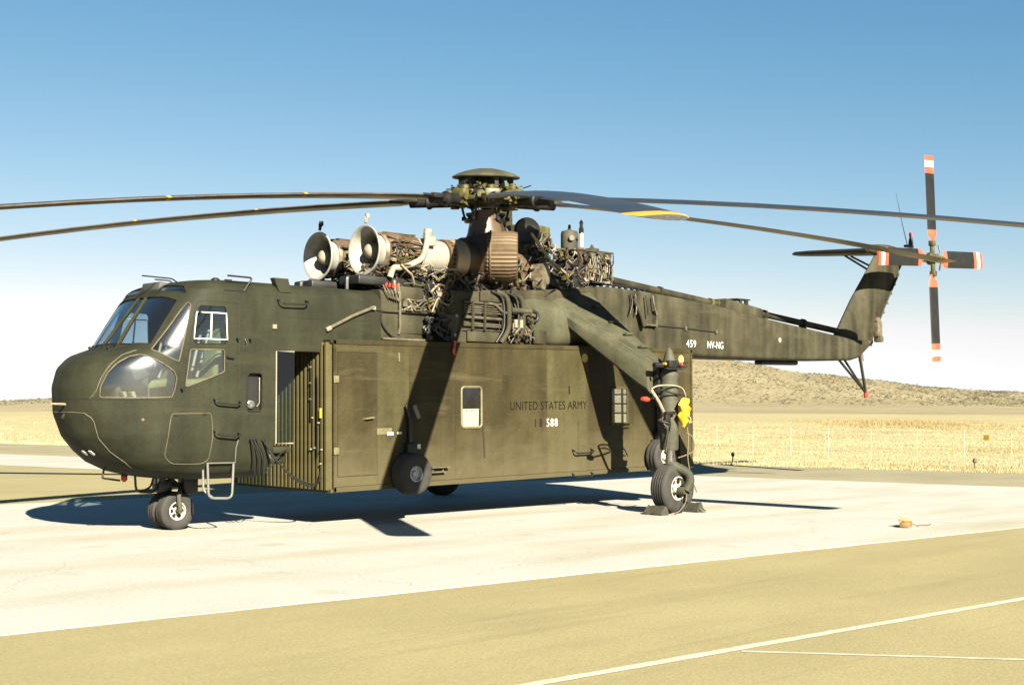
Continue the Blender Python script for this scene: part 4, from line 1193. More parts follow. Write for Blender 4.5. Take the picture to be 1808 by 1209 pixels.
def engine(s_):
    y, z = s_*.60, 4.075
    o = Vector((0, y, z))
    mb = MB()
    mb.lathe([(3.20, .25), (3.12, .262), (3.04, .285), (2.99, .32), (2.965, .355), (2.955, .378), (2.94, .39), (2.925, .385), (2.922, .37), (2.95, .33), (3.02, .28), (3.15, .24), (3.40, .225), (3.45, .225)], o, (1, 0, 0), 36, cap=False)
    E = grp(mb, 'engine', MT['intake'], smooth=60)
    mb = MB(); mb.lathe([(3.44, .22), (3.445, .0)], o, (1, 0, 0), 24, cap=False); mb.build('compressor_face', MT['dark'], E)
    mb = MB(); mb.lathe([(2.955, .0), (2.965, .045), (2.99, .085), (3.04, .118), (3.12, .132), (3.40, .135)], o, (1, 0, 0), 20, cap=False); mb.build('nose_bullet', MT['ductwhite'], E, 60)
    for k in range(5):
        a = 2*PI*k/5+.9
        mb = MB(); mb.box(o+Vector((3.30, .165*math.cos(a), .165*math.sin(a))), (.14, .02, .15), (a-PI/2, 0, 0)); mb.build('inlet_strut', MT['intake'], E)
    mb = MB(); mb.lathe([(3.16, .27), (3.2, .30), (3.3, .24), (3.55, .235), (3.6, .275), (3.66, .275), (3.68, .25), (3.9, .25), (3.92, .28)], o, (1, 0, 0), 28, cap=False); mb.build('compressor_case', MT['engbody'], E)
    mb = MB(); mb.lathe([(3.88, .20), (3.89, .272), (3.95, .278), (4.10, .276), (4.40, .268), (4.43, .262), (4.44, .2)], o, (1, 0, 0), 36, cap=False); mb.build('turbine_case', MT['steel'], E, 60)
    mb = MB(); mb.lathe([(4.44, .255), (4.445, .295), (4.49, .295), (4.495, .265), (4.54, .265), (4.545, .30), (4.58, .30), (4.585, .27)], o, (1, 0, 0), 36, cap=False); mb.build('turbine_flange', MT['bronze'], E, 30)
    mb = MB()
    for k in range(24):
        a = 2*PI*k/24
        mb.box(o+Vector((4.515, .288*math.cos(a), .288*math.sin(a))), (.10, .022, .022))
    mb.build('flange_bolts', MT['bronze'], E, 0)['kind'] = 'stuff'
    mb = MB(); mb.lathe([(4.58, .29), (4.60, .31), (4.70, .325), (4.80, .325), (4.82, .33)], o, (1, 0, 0), 36, cap=False); mb.build('tail_cone', MT['steel2'], E, 60)
    mb = MB(); mb.lathe([(4.82, .30), (4.825, .335), (4.98, .35), (5.2, .36), (5.5, .36), (5.55, .3)], o, (1, 0, 0), 36); mb.build('exhaust_duct', MT['hotmetal'], E, 60)
    # ribbed outlet turned outboard
    ax = Vector((.72, .69*s_, 0)).normalized()
    p0 = Vector((5.34, s_*.72, 4.16))
    mb = MB(); mb.lathe([(-.30, .33), (-.04, .375), (.0, .40)], p0, ax, 40, cap=False); mb.build('outlet_elbow', MT['hotmetal'], E, 60)
    mb = MB(); mb.lathe([(0, .385), (.03, .41), (.10, .415), (.40, .42), (.50, .40), (.52, .385)], p0, ax, 76, cap=False, ribs=.035); mb.build('exhaust_outlet', MT['bronze'], E, 20)
    mb = MB(); mb.lathe([(0.06, .43), (.075, .437), (.09, .43)], p0, ax, 48, cap=False); mb.build('outlet_band', MT['bronze'], E)
    mb = MB(); mb.lathe([(.50, .37), (.30, .34), (.30, .0)], p0, ax, 30, cap=False); mb.build('outlet_core', MT['dark'], E)
    # accessories hung round the casing
    mb = MB(); random.seed(3+s_)
    for i in range(150):
        a = rnd(0, 2*PI); x = rnd(3.22, 3.78); rr = rnd(.25, .33)
        if math.sin(a) > .7: continue
        p = o+Vector((x, rr*math.cos(a), rr*math.sin(a)))
        if random.random() < .3:
            mb.box(p, (rnd(.03, .12), rnd(.03, .07), rnd(.03, .07)), (a, 0, rnd(-.3, .3)))
        else:
            pts = [p]
            da = rnd(-.5, .5)
            for k in range(1, 5):
                aa = a+da*k/2; xx = x+rnd(-.06, .10)*k
                pts.append(o+Vector((min(3.86, max(3.2, xx)), (rr+rnd(-.01, .03))*math.cos(aa), (rr+rnd(-.01, .03))*math.sin(aa))))
            mb.tube(pts, rnd(.006, .016), 6)
    g1 = grpm(mb, 'engine_accessories', E)
    mb = MB()
    for i in range(70):
        a = rnd(PI*1.15, PI*1.85); x = rnd(3.2, 4.4); rr = rnd(.30, .38)
        p = o+Vector((x, rr*math.cos(a), rr*math.sin(a)))
        pts = [p]
        for k in range(1, 4):
            pts.append(pts[-1]+Vector((rnd(-.08, .12), rnd(-.04, .04), rnd(-.05, .05))))
        mb.tube(pts, rnd(.006, .014), 6)
    grp(mb, 'engine_tubing', MT['palepipe'], E, stuff=True)
    # brown starter blanket on top
    mb = MB(); secs = []
    for x, h in ((3.22, .06), (3.30, .10), (3.6, .10), (3.84, .08), (3.90, .04)):
        secs.append([o+Vector((x, .26*math.cos(a), .22*math.sin(a)+h*1.0)) for a in np.linspace(.25, PI-.25, 9)]+[o+Vector((x, -.2, .1)), o+Vector((x, .2, .1))])
    mb.loft(secs); mb.build('oil_tank', MT['hotmetal2'], E, 50)
    # white bleed duct curving down beside the casing
    yy = y+s_*.33
    P = spline([(3.93, yy-s_*.02, 4.40), (3.88, yy+s_*.01, 4.20), (3.78, yy+s_*.03, 4.00), (3.58, yy+s_*.02, 3.88), (3.38, yy, 3.82), (3.26, yy-s_*.02, 3.80), (3.20, yy-s_*.03, 3.66)], 6)
    mb = MB(); mb.tube(P, .048, 12); mb.build('bleed_duct', MT['ductwhite'], E, 60)
    mb = MB(); mb.lathe([(0, .07), (.16, .07)], (3.94, yy-s_*.05, 4.30), (.2, 0, 1), 12); mb.box((4.0, yy-s_*.02, 4.28), (.16, .08, .16), None, .03); mb.build('bleed_valve', MT['ductwhite'], E)
    # mount
    mb = MB(); mb.box((3.15, y, 3.66), (.75, .07, .10), None, .02)
    for dx in (3.30, 3.48, 4.2, 4.75):
        mb.tube([(dx, y-.25, 3.50), (dx+.05, y-.1, 3.90)], .018, 6); mb.tube([(dx, y+.25, 3.50), (dx+.05, y+.1, 3.90)], .018, 6)
    mb.box((3.6, y, 3.60), (1.9, .5, .14), None, .03)
    mb.build('engine_mount', MT['dark'], E)
    mb = MB()
    for p in ((2.78, y, 3.54), (2.85, y, 3.60)): pass
    mb.tube(smooth_open([(2.62, y, 3.46), (2.62, y, 3.64), (3.1, y, 3.62)], .03), .035, 6); mb.build('intake_bracket', MT['dark'], E)
    # probe on the lip
    mb = MB(); mb.tube([(3.0, y+.05, 4.50), (3.02, y+.05, 4.58)], .025, 7); mb.box((3.03, y+.05, 4.61), (.06, .05, .08), None, .01); mb.tube(spline([(2.94, y-.02, 4.52), (2.95, y, 4.59), (3.0, y+.05, 4.58)], 5), .008, 5)
    mb.build('lip_sensor', MT['palepipe'] if s_ < 0 else MT['dark'], E)
    return E
engine(-1)
engine(1)

# deck clutter between the engines and gearbox
mb = MB()
mb.box((5.95, 0, 3.95), (1.5, 1.1, .75), None, .12)
mb.lathe([(0, .62), (.25, .58), (.55, .40), (.80, .30), (1.15, .235), (1.2, .235)], (5.97, 0, 3.85), (-.056, -.068, 1), 28)
grp(mb, 'main_gearbox', MT['brownmast'])
mb = MB(); mb.box((5.35, -.28, 4.33), (.45, .30, .34), (0, 0, R(20)), .08); mb.box((5.2, .3, 4.3), (.5, .3, .3), None, .08); grp(mb, 'gearbox_fairing', MT['brownmast'])
mb = MB(); mb.tube([(5.30, -.95, 3.80), (5.4, -.5, 3.72), (6.9, -.5, 3.74)], .03, 6); clutter(mb, (4.5, -1.0, 3.56), (7.3, -.3, 3.82), 90, seed=7); grp(mb, 'deck_plumbing', MT['dark'], stuff=True)
mb = MB(); clutter(mb, (6.05, -.75, 3.75), (6.9, -.25, 4.25), 60, (.008, .02), 11); grpm(mb, 'gearbox_accessories')
mb = MB(); mb.lathe([(0, .19), (.22, .19), (.24, .12)], (6.55, -.62, 3.95), (.4, -1, .1), 18); mb.lathe([(0, .12), (.15, .12)], (6.45, -.75, 3.78), (.4, -1, 0), 14); grp(mb, 'generator', MT['engbody'])

mb = MB(); clutter(mb, (2.95, -1.0, 3.50), (5.1, -.45, 3.86), 130, (.010, .022), 71, L=.3, box=.2); grpm(mb, 'engine_bay_plumbing')
# rotor mast dressing
TILT = Euler((.068, -.056, 0))
HC = Vector((5.99, 0, 5.275))
HUBO = MB()
HUBO.lathe([(-.16, .20), (-.14, .34), (-.09, .40), (-.06, .40), (-.04, .24), (.04, .24), (.06, .38), (.10, .38), (.14, .30), (.20, .16), (.24, .16)], (0, 0, 0), (0, 0, 1), 30)
HUB = HUBO.build('rotor_hub', MT['hubgreen'], HELI, 30)
HUB.location = HC; HUB.rotation_euler = TILT
# swashplate
mb = MB(); mb.lathe([(-.44, .20), (-.43, .36), (-.37, .38), (-.34, .30), (-.30, .34), (-.26, .34), (-.25, .2)], (0, 0, 0), (0, 0, 1), 26)
mb.build('swashplate', MT['dark'], HUB, 30)
mb = MB()
for k in range(6):
    a = R(20+60*k)
    mb.tube([(.36*math.cos(a), .36*math.sin(a), -.34), (.44*math.cos(a+.1), .44*math.sin(a+.1), -.05)], .022, 7)
    mb.lathe([(-.04, .035), (.04, .035)], (.37*math.cos(a), .37*math.sin(a), -.36), (math.cos(a), math.sin(a), 0), 8)
mb.build('pitch_links', MT['dark'], HUB, 40)
mb = MB()
for k in range(3):
    a = R(80+120*k)
    mb.tube([(.30*math.cos(a), .30*math.sin(a), -.40), (.48*math.cos(a), .48*math.sin(a), -.78)], .024, 7)
mb.build('servo_rods', MT['dark'], HUB, 40)
# beanie cap
mb = MB(); mb.lathe([(.335, .0), (.33, .50), (.335, .575), (.35, .585), (.365, .575), (.41, .49), (.46, .34), (.495, .18), (.505, .0)], (0, 0, 0), (0, 0, 1), 44, cap=False); mb.build('hub_cap', MT['wing'], HUB, 50)
for k in range(6):
    a = R(10+60*k)
    mb = MB(); mb.box((.42*math.cos(a), .42*math.sin(a), .25), (.10, .07, .20), (0, 0, a)); mb.build('cap_post', MT['dark'], HUB, 0)
mb = MB(); mb.lathe([(.10, .15), (.34, .12)], (0, 0, 0), (0, 0, 1), 16); mb.build('cap_stem', MT['dark'], HUB, 30)
mb = MB(); random.seed(21)
for i in range(240):
    a = rnd(0, 2*PI); r_ = rnd(.25, .68); z = rnd(-.20, .26)*(1.2-.7*r_)
    p = Vector((r_*math.cos(a), r_*math.sin(a), z))
    if random.random() < .4:
        mb.box(p, (rnd(.06, .16), rnd(.05, .11), rnd(.05, .13)), (rnd(-.3, .3), rnd(-.3, .3), a))
    else:
        q = p+Vector((rnd(-.12, .12), rnd(-.12, .12), rnd(-.08, .08))); mb.tube([p, (p+q)/2+Vector((0, 0, rnd(-.03, .05))), q], rnd(.010, .022), 6)
CLM[:] = ['dark', 'hubgreen', 'hubgreen', 'dark', 'hubgreen']; o_ = grpm(mb, 'hub_fittings', HUB); CLM[:] = ['dark', 'pipe', 'hotmetal2', 'palepipe', 'hubgreen']
mb = MB()
for i in range(90):
    a = rnd(0, 2*PI); r_ = rnd(.3, .66); z = rnd(-.18, .24)*(1.2-.7*r_)
    p = Vector((r_*math.cos(a), r_*math.sin(a), z)); q = p+Vector((rnd(-.15, .15), rnd(-.15, .15), rnd(-.08, .08)))
    mb.tube([p, q], rnd(.008, .014), 5)
o_ = mb.build('hub_hoses', MT['dark'], HUB, 30); o_['kind'] = 'stuff'

# blades
AZ = [186.8, 122.1, 281.2, 236.4, 345.2, 46.0]
RB, ED, DD = 10.97, -.304, .581
def droop(r_): return ED*r_/RB-DD*(r_/RB)**2
def blade_mesh():
    m_ = MB()
    secs = []
    st = [1.25, 1.45, 1.7, 2.2, 3, 4, 5, 6, 7, 8, 9, 9.8, 10.4, 10.68, 10.86, 10.95, 10.97]
    n = None
    for r_ in st:
        c_ = .60
        if r_ < 1.7: c_ = .28+.32*(r_-1.25)/.45
        if r_ > 10.9: c_ = .60-(r_-10.9)*2.0
        tw = R(7-8*(r_/RB))
        ring = []
        for a, b in foil(c_, .12 if r_ > 1.6 else .22, 7):
            yy = (.25*c_-a); zz = b       # leading edge at +y
            y2 = yy*math.cos(tw)-zz*math.sin(tw); z2 = yy*math.sin(tw)+zz*math.cos(tw)
            ring.append((r_, y2, z2+droop(r_)))
        secs.append(ring); n = len(ring)
    m_.loft(secs)
    me = m_.mesh('rotor_blade')
    for mt in ('blade', 'spar', 'yellow'): me.materials.append(MT[mt])
    return me, n, st
BM, bn, bst = blade_mesh()
for p in BM.polygons:
    if len(p.vertices) == 4:
        cx = p.center.x
        idx = min(p.vertices) % bn
        js = sorted(v % bn for v in p.vertices)
        if cx > 10.7: p.material_index = 2
        elif cx > 1.7 and (js[0] in (0,) and js[-1] in (1, bn-1)): p.material_index = 1
CUFF = MB()
CUFF.box((.52, 0, 0), (.36, .20, .17), None, .03)
CUFF.lathe([(.60, .105), (.95, .10), (1.0, .125), (1.04, .125), (1.06, .09), (1.36, .085)], (0, 0, droop(1.0)), (1, 0, -.035), 16)
CUFF.box((1.32, .0, droop(1.3)), (.26, .30, .06), None, .015)
for i in range(6):
    for dy in (-.09, .09): CUFF.lathe([(0, .018), (.025, .018)], (1.22+.045*i, dy, droop(1.3)+.03), (0, 0, 1), 8)
CM = CUFF.mesh('blade_cuff')
DMP = MB(); DMP.tube([(.30, -.22, .06), (.78, -.20, .02)], .07, 10); DMP.tube([(.70, -.20, .02), (1.0, -.13, 0)], .022, 8); DMP.box((.33, -.22, .09), (.10, .08, .12), None, .02)
DMM = DMP.mesh('lag_damper')
HRN = MB(); HRN.box((.62, .20, -.03), (.10, .24, .07), None, .02); HRN.lathe([(-.06, .04), (.06, .04)], (.62, .32, -.03), (0, 0, 1), 10)
HRM = HRN.mesh('pitch_horn')
ARM = MB(); ARM.box((.50, 0, 0), (.46, .27, .26), None, .04); ARM.lathe([(-.19, .075), (.19, .075)], (.55, 0, 0), (0, 0, 1), 14); ARM.lathe([(-.18, .06), (.18, .06)], (.70, 0, -.01), (0, 1, 0), 12)
ARMM = ARM.mesh('hub_arm')
BND = MB()   # painted inspection bands round the spar
for r_ in (4.2, 6.6):
    ring0, ring1 = [], []
    tw = R(7-8*(r_/RB))
    for a, b in foil(.60, .12, 7):
        if a > .20: continue
        yy, zz = .25*.60-a, b*1.04+(.001 if b >= 0 else -.001)
        y2 = yy*math.cos(tw)-zz*math.sin(tw)+.002; z2 = yy*math.sin(tw)+zz*math.cos(tw)
        ring0.append((r_-.03, y2, z2+droop(r_-.03))); ring1.append((r_+.03, y2, z2+droop(r_+.03)))
    half = [p for p in ring0]; BND.loft([ring0, ring1], cap=False, closed=False)
BNM = BND.mesh('blade_band')
for k, a in enumerate(AZ):
    b_ = mobj('rotor_blade', BM, MT['blade'], HUB, 40); b_.rotation_euler.z = R(a)
    c_ = mobj('blade_cuff', CM, MT['dark'], HUB, 30); c_.rotation_euler.z = R(a)
    d_ = mobj('lag_damper', DMM, MT['hubgreen'], HUB, 40); d_.rotation_euler.z = R(a)
    h_ = mobj('pitch_horn', HRM, MT['hubgreen'], HUB, 40); h_.rotation_euler.z = R(a)
    m_ = mobj('hub_arm', ARMM, MT['hubgreen'], HUB, 35); m_.rotation_euler.z = R(a)
    n_ = mobj('blade_band', BNM, MT['yellow'], HUB, 40); n_.rotation_euler.z = R(a)

# tail rotor
THB = MB(); THB.lathe([(-.16, .09), (-.10, .15), (.0, .15), (.06, .11), (.14, .10), (.16, .05)], (0, 0, 0), (0, -1, 0), 18); THB.tube([(0, .0, 0), (0, .75, 0)], .07, 10)
for k in range(4):
    a = k*PI/2
    d = Vector((math.cos(a), 0, math.sin(a)))
    THB.tube([d*.1, d*.42], .055, 8); THB.box(d*.36, (.13, .13, .13), (0, -a, 0), .02); THB.tube([d*.3+Vector((0, -.16, 0)), d*.12+Vector((0, -.2, 0))], .02, 6)
THUB = THB.build('tail_rotor_hub', MT['hubgreen'], HELI, 30)
THUB.location = (19.55, -.92, 5.245); THUB.rotation_euler = (0, R(-3.5), 0)
tb = MB(); secs = []
tst = [.38, .48, .55, .68, 2.02, 2.16, 2.17, 2.31, 2.32, 2.44]
for r_ in tst:
    c_ = .20 if r_ < .5 else .41
    secs.append([(r_, b*1.2, a-.16*c_/.41-.06) for a, b in foil(c_, .10, 6)])
tb.loft(secs); TBM = tb.mesh('tail_rotor_blade')
for mt in ('dark', 'orange', 'white'): TBM.materials.append(MT[mt])
for p in TBM.polygons:
    x = p.center.x
    p.material_index = 1 if (x < .66 or 2.03 < x < 2.165 or x > 2.315) else (2 if x > 2.165 else 0)
for k, tw in enumerate((0, 90, 180, 270)):
    b_ = mobj('tail_rotor_blade', TBM, MT['blade'], THUB, 40)
    b_.rotation_euler = (0, -R(tw), 0)

# ---- oil cooler, APU, tank and stacks behind the rotor
mb = MB(); mb.box((6.95, -.05, 4.55), (.55, .55, .66), (0, R(4), 0), .02); OC = grp(mb, 'oil_cooler', MT['hubgreen'])
mb = MB(); mb.lathe([(0, .21), (.16, .23), (.20, .20), (.12, .05)], (6.62, -.32, 4.72), (-.5, -.85, .05), 22); mb.build('cooler_fan', MT['dark'], OC)
mb = MB(); clutter(mb, (6.62, -.46, 4.22), (7.22, -.33, 4.72), 70, (.008, .02), 5, L=.2); q = grpm(mb, 'cooler_plumbing', OC)
mb = MB(); mb.box((6.9, -.3, 4.28), (.4, .18, .3), None, .03); mb.build('cooler_duct', MT['dark'], OC)
mb = MB(); mb.lathe([(0, .06), (.04, .14), (.08, .155), (.34, .155), (.38, .14), (.40, .05), (.42, .03), (.50, .02)], (7.75, -.30, 4.46), (0, 0, 1), 26); TK = grp(mb, 'hydraulic_tank', MT['greypaint'], smooth=40)
mb = MB(); mb.lathe([(0, .05), (.05, .05)], (7.66, -.43, 4.70), (-.5, -.85, 0), 12); mb.lathe([(0, .035), (.05, .03)], (7.78, -.45, 4.70), (0, -1, 0), 12); mb.build('tank_port', MT['brownmast'], TK)
mb = MB(); mb.lathe([(0, .05), (.03, .045), (.05, .045), (.34, .045), (.37, .03), (.40, .028), (.45, .04), (.50, .01)], (8.08, -.28, 4.58), (0, 0, 1), 16); grp(mb, 'vent_stack', MT['intake'])
mb = MB(); mb.lathe([(0, .05), (.04, .05)], (8.06, -.30, 4.54), (0, 0, 1), 12); grp(mb, 'vent_stack_base', MT['red'])
mb = MB(); mb.box((8.32, -.12, 4.22), (.84, .62, .56), None, .02); AP = grp(mb, 'accessory_rack', MT['boom'])
mb = MB(); mb.box((8.32, -.12, 4.515), (.90, .66, .03)); mb.lathe([(0, .13), (.06, .13), (.08, .04), (.14, .015)], (8.45, -.2, 4.53), (0, 0, 1), 18); mb.build('rack_lid', MT['boom'], AP)
mb = MB(); clutter(mb, (7.95, -.52, 3.95), (8.68, -.44, 4.48), 75, (.010, .020), 9, L=.22, box=.3); random.seed(5)
for i in range(16):
    x = 7.98+.045*i; mb.tube([(x, -.47, 4.42), (x+rnd(-.03, .03), -.50, 4.2), (x+rnd(-.03, .03), -.48, 3.97)], .012, 6)
grpm(mb, 'rack_plumbing', AP)
mb = MB(); clutter(mb, (7.35, -.6, 3.80), (7.95, -.15, 4.5), 80, (.008, .02), 15); grpm(mb, 'pump_plumbing')
mb = MB(); mb.box((7.75, -.25, 4.0), (.5, .45, .6), None, .04); mb.box((7.2, -.2, 3.88), (.7, .4, .3), None, .05); grp(mb, 'pump_block', MT['dark'])
pipe([(6.25, -.85, 4.62), (6.85, -.7, 4.22), (7.45, -.55, 4.02)], .025, 'palepipe', 'drain_pipe')
pipe([(6.9, -.35, 4.1), (7.5, -.4, 3.98), (8.0, -.5, 3.92)], .03, 'dark', 'drain_pipe')
pipe(spline([(7.18, -.33, 4.6), (7.28, -.36, 4.4), (7.25, -.36, 4.2), (7.4, -.36, 4.1), (7.65, -.42, 4.2)], 6), .006, 'rubber', 'cable')

# ---- plumbing on the port side of the fuselage
YS = -1.05
pipe([(3.24, YS, 3.56), (3.25, YS-.03, 3.4), (3.26, YS-.03, 2.90), (3.26, YS, 2.80)], .024, 'seam', 'riser_pipe')
pipe([(3.16, YS, 3.60), (3.17, YS-.02, 3.40)], .035, 'pipe', 'riser_pipe')
pipe(smooth_open([(2.80, -1.06, 3.15), (2.92, -1.075, 3.13), (3.9, YS-.02, 3.14)], .02), .020, 'boom', 'equipment_rail')
pipe(smooth_open([(1.95, -1.10, 2.83), (2.35, -1.10, 3.02), (2.74, -1.10, 3.17)], .02), .026, 'seam', 'tow_bar')
mb = MB(); mb.box((1.93, -1.10, 2.82), (.09, .05, .06), (0, R(-25), 0), .01); mb.build('bar_clamp', MT['palepipe'], HELI)
mb = MB(); mb.box((2.74, -1.09, 3.16), (.06, .06, .05)); mb.build('bar_clamp', MT['palepipe'], HELI)
pipe(spline([(2.92, YS-.02, 3.12), (2.90, YS-.03, 2.98), (2.99, YS-.03, 2.84), (3.15, YS-.02, 2.74), (3.3, YS-.02, 2.73), (3.6, YS-.02, 2.73)], 6), .012, 'rubber', 'hose')
pipe([(2.93, YS-.03, 2.715), (3.8, YS-.03, 2.715)], .022, 'seam', 'lower_rail')
mb = MB(); mb.box((3.45, YS, 3.42), (.50, .05, .20), None, .015); mb.build('access_panel', MT['boom'], HELI)
mb = MB(); random.seed(31)
for i in range(5):
    mb.tube(spline([(2.95+.06*i, YS, 3.52-.02*i), (2.97+.06*i, YS-.05, 3.42), (3.03+.05*i, YS-.05, 3.34-.015*i), (3.13+.02*i, YS-.03, 3.34)], 5), .012, 6)
grp(mb, 'wire_bundle', MT['pipe'])
for i in range(4):
    mb = MB(); mb.lathe([(0, .02), (.05, .02)], (2.98+.065*i, YS-.03, 3.50-.005*i), (0, -.5, 1), 8); mb.build('red_cap', MT['red'], HELI)
mb = MB(); clutter(mb, (3.32, YS-.07, 3.16), (3.78, YS, 3.32), 38, (.008, .018), 41, L=.2); grpm(mb, 'valve_cluster')
mb = MB(); clutter(mb, (3.75, YS-.10, 3.15), (4.3, YS, 3.58), 40, (.008, .018), 43, L=.3, box=.1); grpm(mb, 'hose_cluster')
for i, (a, b, c_) in enumerate((((3.80, 3.60), (3.92, 3.35), (3.98, 3.16)), ((3.92, 3.62), (4.06, 3.42), (4.02, 3.18)), ((4.08, 3.60), (4.22, 3.45), (4.18, 3.24)))):
    pipe(spline([(a[0], YS, a[1]), (b[0], YS-.06, b[1]), (c_[0], YS-.03, c_[1])], 6), .018, 'palepipe' if i == 1 else 'rubber', 'hose')
mb = MB(); mb.prism([(3.86, YS, 3.36), (3.96, YS, 3.42), (4.10, YS, 3.14), (4.42, YS, 3.12), (4.30, YS, 2.76), (4.14, YS, 2.90), (3.98, YS, 3.10)], (0, -.09, 0), (0, 0, 0)); HKB = mb.build('winch_bracket', MT['greypaint'], HELI, 20)
mb = MB(); clutter(mb, (3.72, YS-.14, 2.74), (4.2, YS-.02, 3.06), 40, (.012, .03), 47, L=.2, box=.4); grp(mb, 'winch_parts', MT['dark'], stuff=True)
for x, z in ((4.30, 2.82), (4.33, 3.12)):
    mb = MB(); mb.box((x, YS-.09, z), (.045, .03, .045)); mb.build('bracket_pad', MT['palepipe'], HKB)
# hydraulic runs aft of the blade shadow
for i, (z, r_) in enumerate(((3.36, .018), (3.31, .010), (3.275, .010), (3.24, .010), (3.205, .010), (3.12, .026), (3.02, .014), (2.99, .012), (2.93, .008))):
    pipe([(4.55, YS-.015, z), (5.35, YS-.02, z-.005)], r_, 'pipe', 'hydraulic_line')
for x in (4.98, 4.72):
    mb = MB(); mb.box((x, YS-.04, 3.15), (.04, .03, .45)); mb.build('line_clamp', MT['boom'], HELI)
pipe(spline([(5.05, YS-.03, 3.36), (5.2, YS-.05, 3.34), (5.35, YS-.06, 3.24), (5.46, YS-.06, 3.22)], 6), .022, 'pipe', 'hose')
for x0, dx in ((5.36, 0), (5.68, .03)):
    P = smooth_open([(x0-.12, YS-.02, 3.56), (x0+.08, YS-.07, 3.50), (x0+.12, YS-.08, 3.30), (x0+.12, YS-.08, 2.95), (x0-.02, YS-.04, 2.74)], .10)
    mb = MB(); mb.tube(P, .045, 9); mb.build('cable_conduit', MT['boom'], HELI, 60)
    P2 = [Vector((p.x-.10, p.y+.01, p.z)) for p in P]
    mb = MB(); mb.tube(P2, .022, 7); mb.build('cable_conduit', MT['dark'], HELI, 60)
mb = MB(); mb.tube([(5.50, YS-.1, 3.27), (5.95, YS-.1, 3.27)], .045, 10); mb.build('cross_tube', MT['wing'], HELI)
mb = MB(); clutter(mb, (5.55, YS-.10, 2.78), (6.05, YS, 3.22), 42, (.012, .025), 53, L=.2); grpm(mb, 'valve_cluster')
pipe(smooth_open([(5.9, YS-.06, 3.30), (6.12, YS-.09, 3.26), (6.12, YS-.09, 3.12), (5.9, YS-.06, 3.10)], .06), .03, 'dark', 'hose')
for x in (5.60, 5.72):
    mb = MB(); mb.lathe([(0, .035), (.13, .035)], (x, YS-.11, 2.99), (0, 0, 1), 10); mb.build('filter_can', MT['palepipe'], HELI)
for (x, z, w, h) in ((3.55, 2.95, .55, .28), (5.0, 2.83, .7, .18), (5.15, 3.47, .45, .16), (6.25, 2.86, .3, .22)):
    mb = MB(); mb.box((x, -1.035 if x < 6 else -1.06, z), (w, .03, h), None, .008); mb.build('access_panel', MT['boom'], HELI)
# boom side fittings by the gear wing
for i, x in enumerate((9.0, 9.12, 9.42, 9.62)):
    pipe(spline([(x, -.66, 3.78), (x+.02, -.68, 3.6), (x+.05*(i-1), -.68, 3.4)], 5), .016, 'pipe' if i % 2 else 'dark', 'boom_hose')
pipe(smooth_open([(9.1, -.64, 3.7), (9.25, -.70, 3.4), (9.33, -.70, 3.2)], .05), .05, 'boom', 'actuator')
mb = MB(); mb.box((9.72, -.63, 3.35), (.04, .1, .30)); mb.box((9.55, -.64, 3.23), (.36, .06, .03)); mb.build('boom_bracket', MT['pipe'], HELI)

# hoses from cabin to pod
for i in range(3):
    x = .66+.05*i
    pipe(spline([(x, -1.07, 1.26), (x+.01, -1.12, 1.20), (x+.06+.03*i, -1.10, 1.00), (x+.09+.02*i, -1.06, .78)], 6), .014, 'rubber', 'cabin_hose')
for i in range(2):
    pipe(spline([(.86+.05*i, -1.07, 1.25), (.95, -1.12, 1.10-.02*i), (1.08, -1.16, .92), (1.35, -1.2, .70-.03*i), (1.65, -1.2, .62-.03*i), (1.87-.02*i, -1.05, .78), (1.885, -.86-.03*i, 1.15), (1.885, -.80-.03*i, 1.5)], 8), .013, 'rubber', 'pod_hose')
pipe(spline([(1.25, -1.1, 1.12), (1.05, -1.14, 1.0), (.98, -1.12, .88), (.88, -1.08, .78)], 6), .008, 'rubber', 'pod_hose')

# ------------------------------------------------------------------ cargo pod slung under the beam
PX0, PZ0, PL, PW, PH = 1.94, 0.493, 8.10, 1.25, 2.157
POD = empty('cargo_pod', (PX0, 0, PZ0), (0, -.0143, 0))
tag(POD, 'long brown olive box pod with ribbed front, windows and stencilled side, slung under the helicopter', 'cargo pod')
pm = MB()
pm.box((PL/2, 0, .03), (PL, 2*PW-.002, .06)); pm.box((PL/2, 0, PH-.03), (PL, 2*PW-.002, .06)); pm.box((.03, 0, PH/2), (.06, 2*PW-.002, PH-.13)); pm.box((PL/2, PW-.03, PH/2), (PL-.14, .055, PH-.13))
RW = (.20, 1.10, .80, 1.52)   # rear window y0 y1 z0 z1
pm.box((PL-.03, (-PW+RW[0])/2, PH/2), (.06, RW[0]+PW-.002, PH-.13)); pm.box((PL-.03, (PW+RW[1])/2, PH/2), (.06, PW-RW[1]-.002, PH-.13))
pm.box((PL-.03, (RW[0]+RW[1])/2, (.065+RW[2])/2), (.06, RW[1]-RW[0], RW[2]-.065)); pm.box((PL-.03, (RW[0]+RW[1])/2, (RW[3]+PH-.065)/2), (.06, RW[1]-RW[0], PH-.065-RW[3]))
BODY = pm.build('pod_body', MT['olive_brown'], POD, 0)
for i in range(1, 4):
    mb = MB(); mb.box((PL-.03, RW[0]+(RW[1]-RW[0])*i/4, (RW[2]+RW[3])/2), (.03, .035, RW[3]-RW[2])); mb.build('rear_mullion', MT['dark'], POD, 0)
    mb = MB(); mb.box((PL-.03, (RW[0]+RW[1])/2, RW[2]+(RW[3]-RW[2])*i/4), (.026, RW[1]-RW[0], .03)); mb.build('rear_transom', MT['dark'], POD, 0)
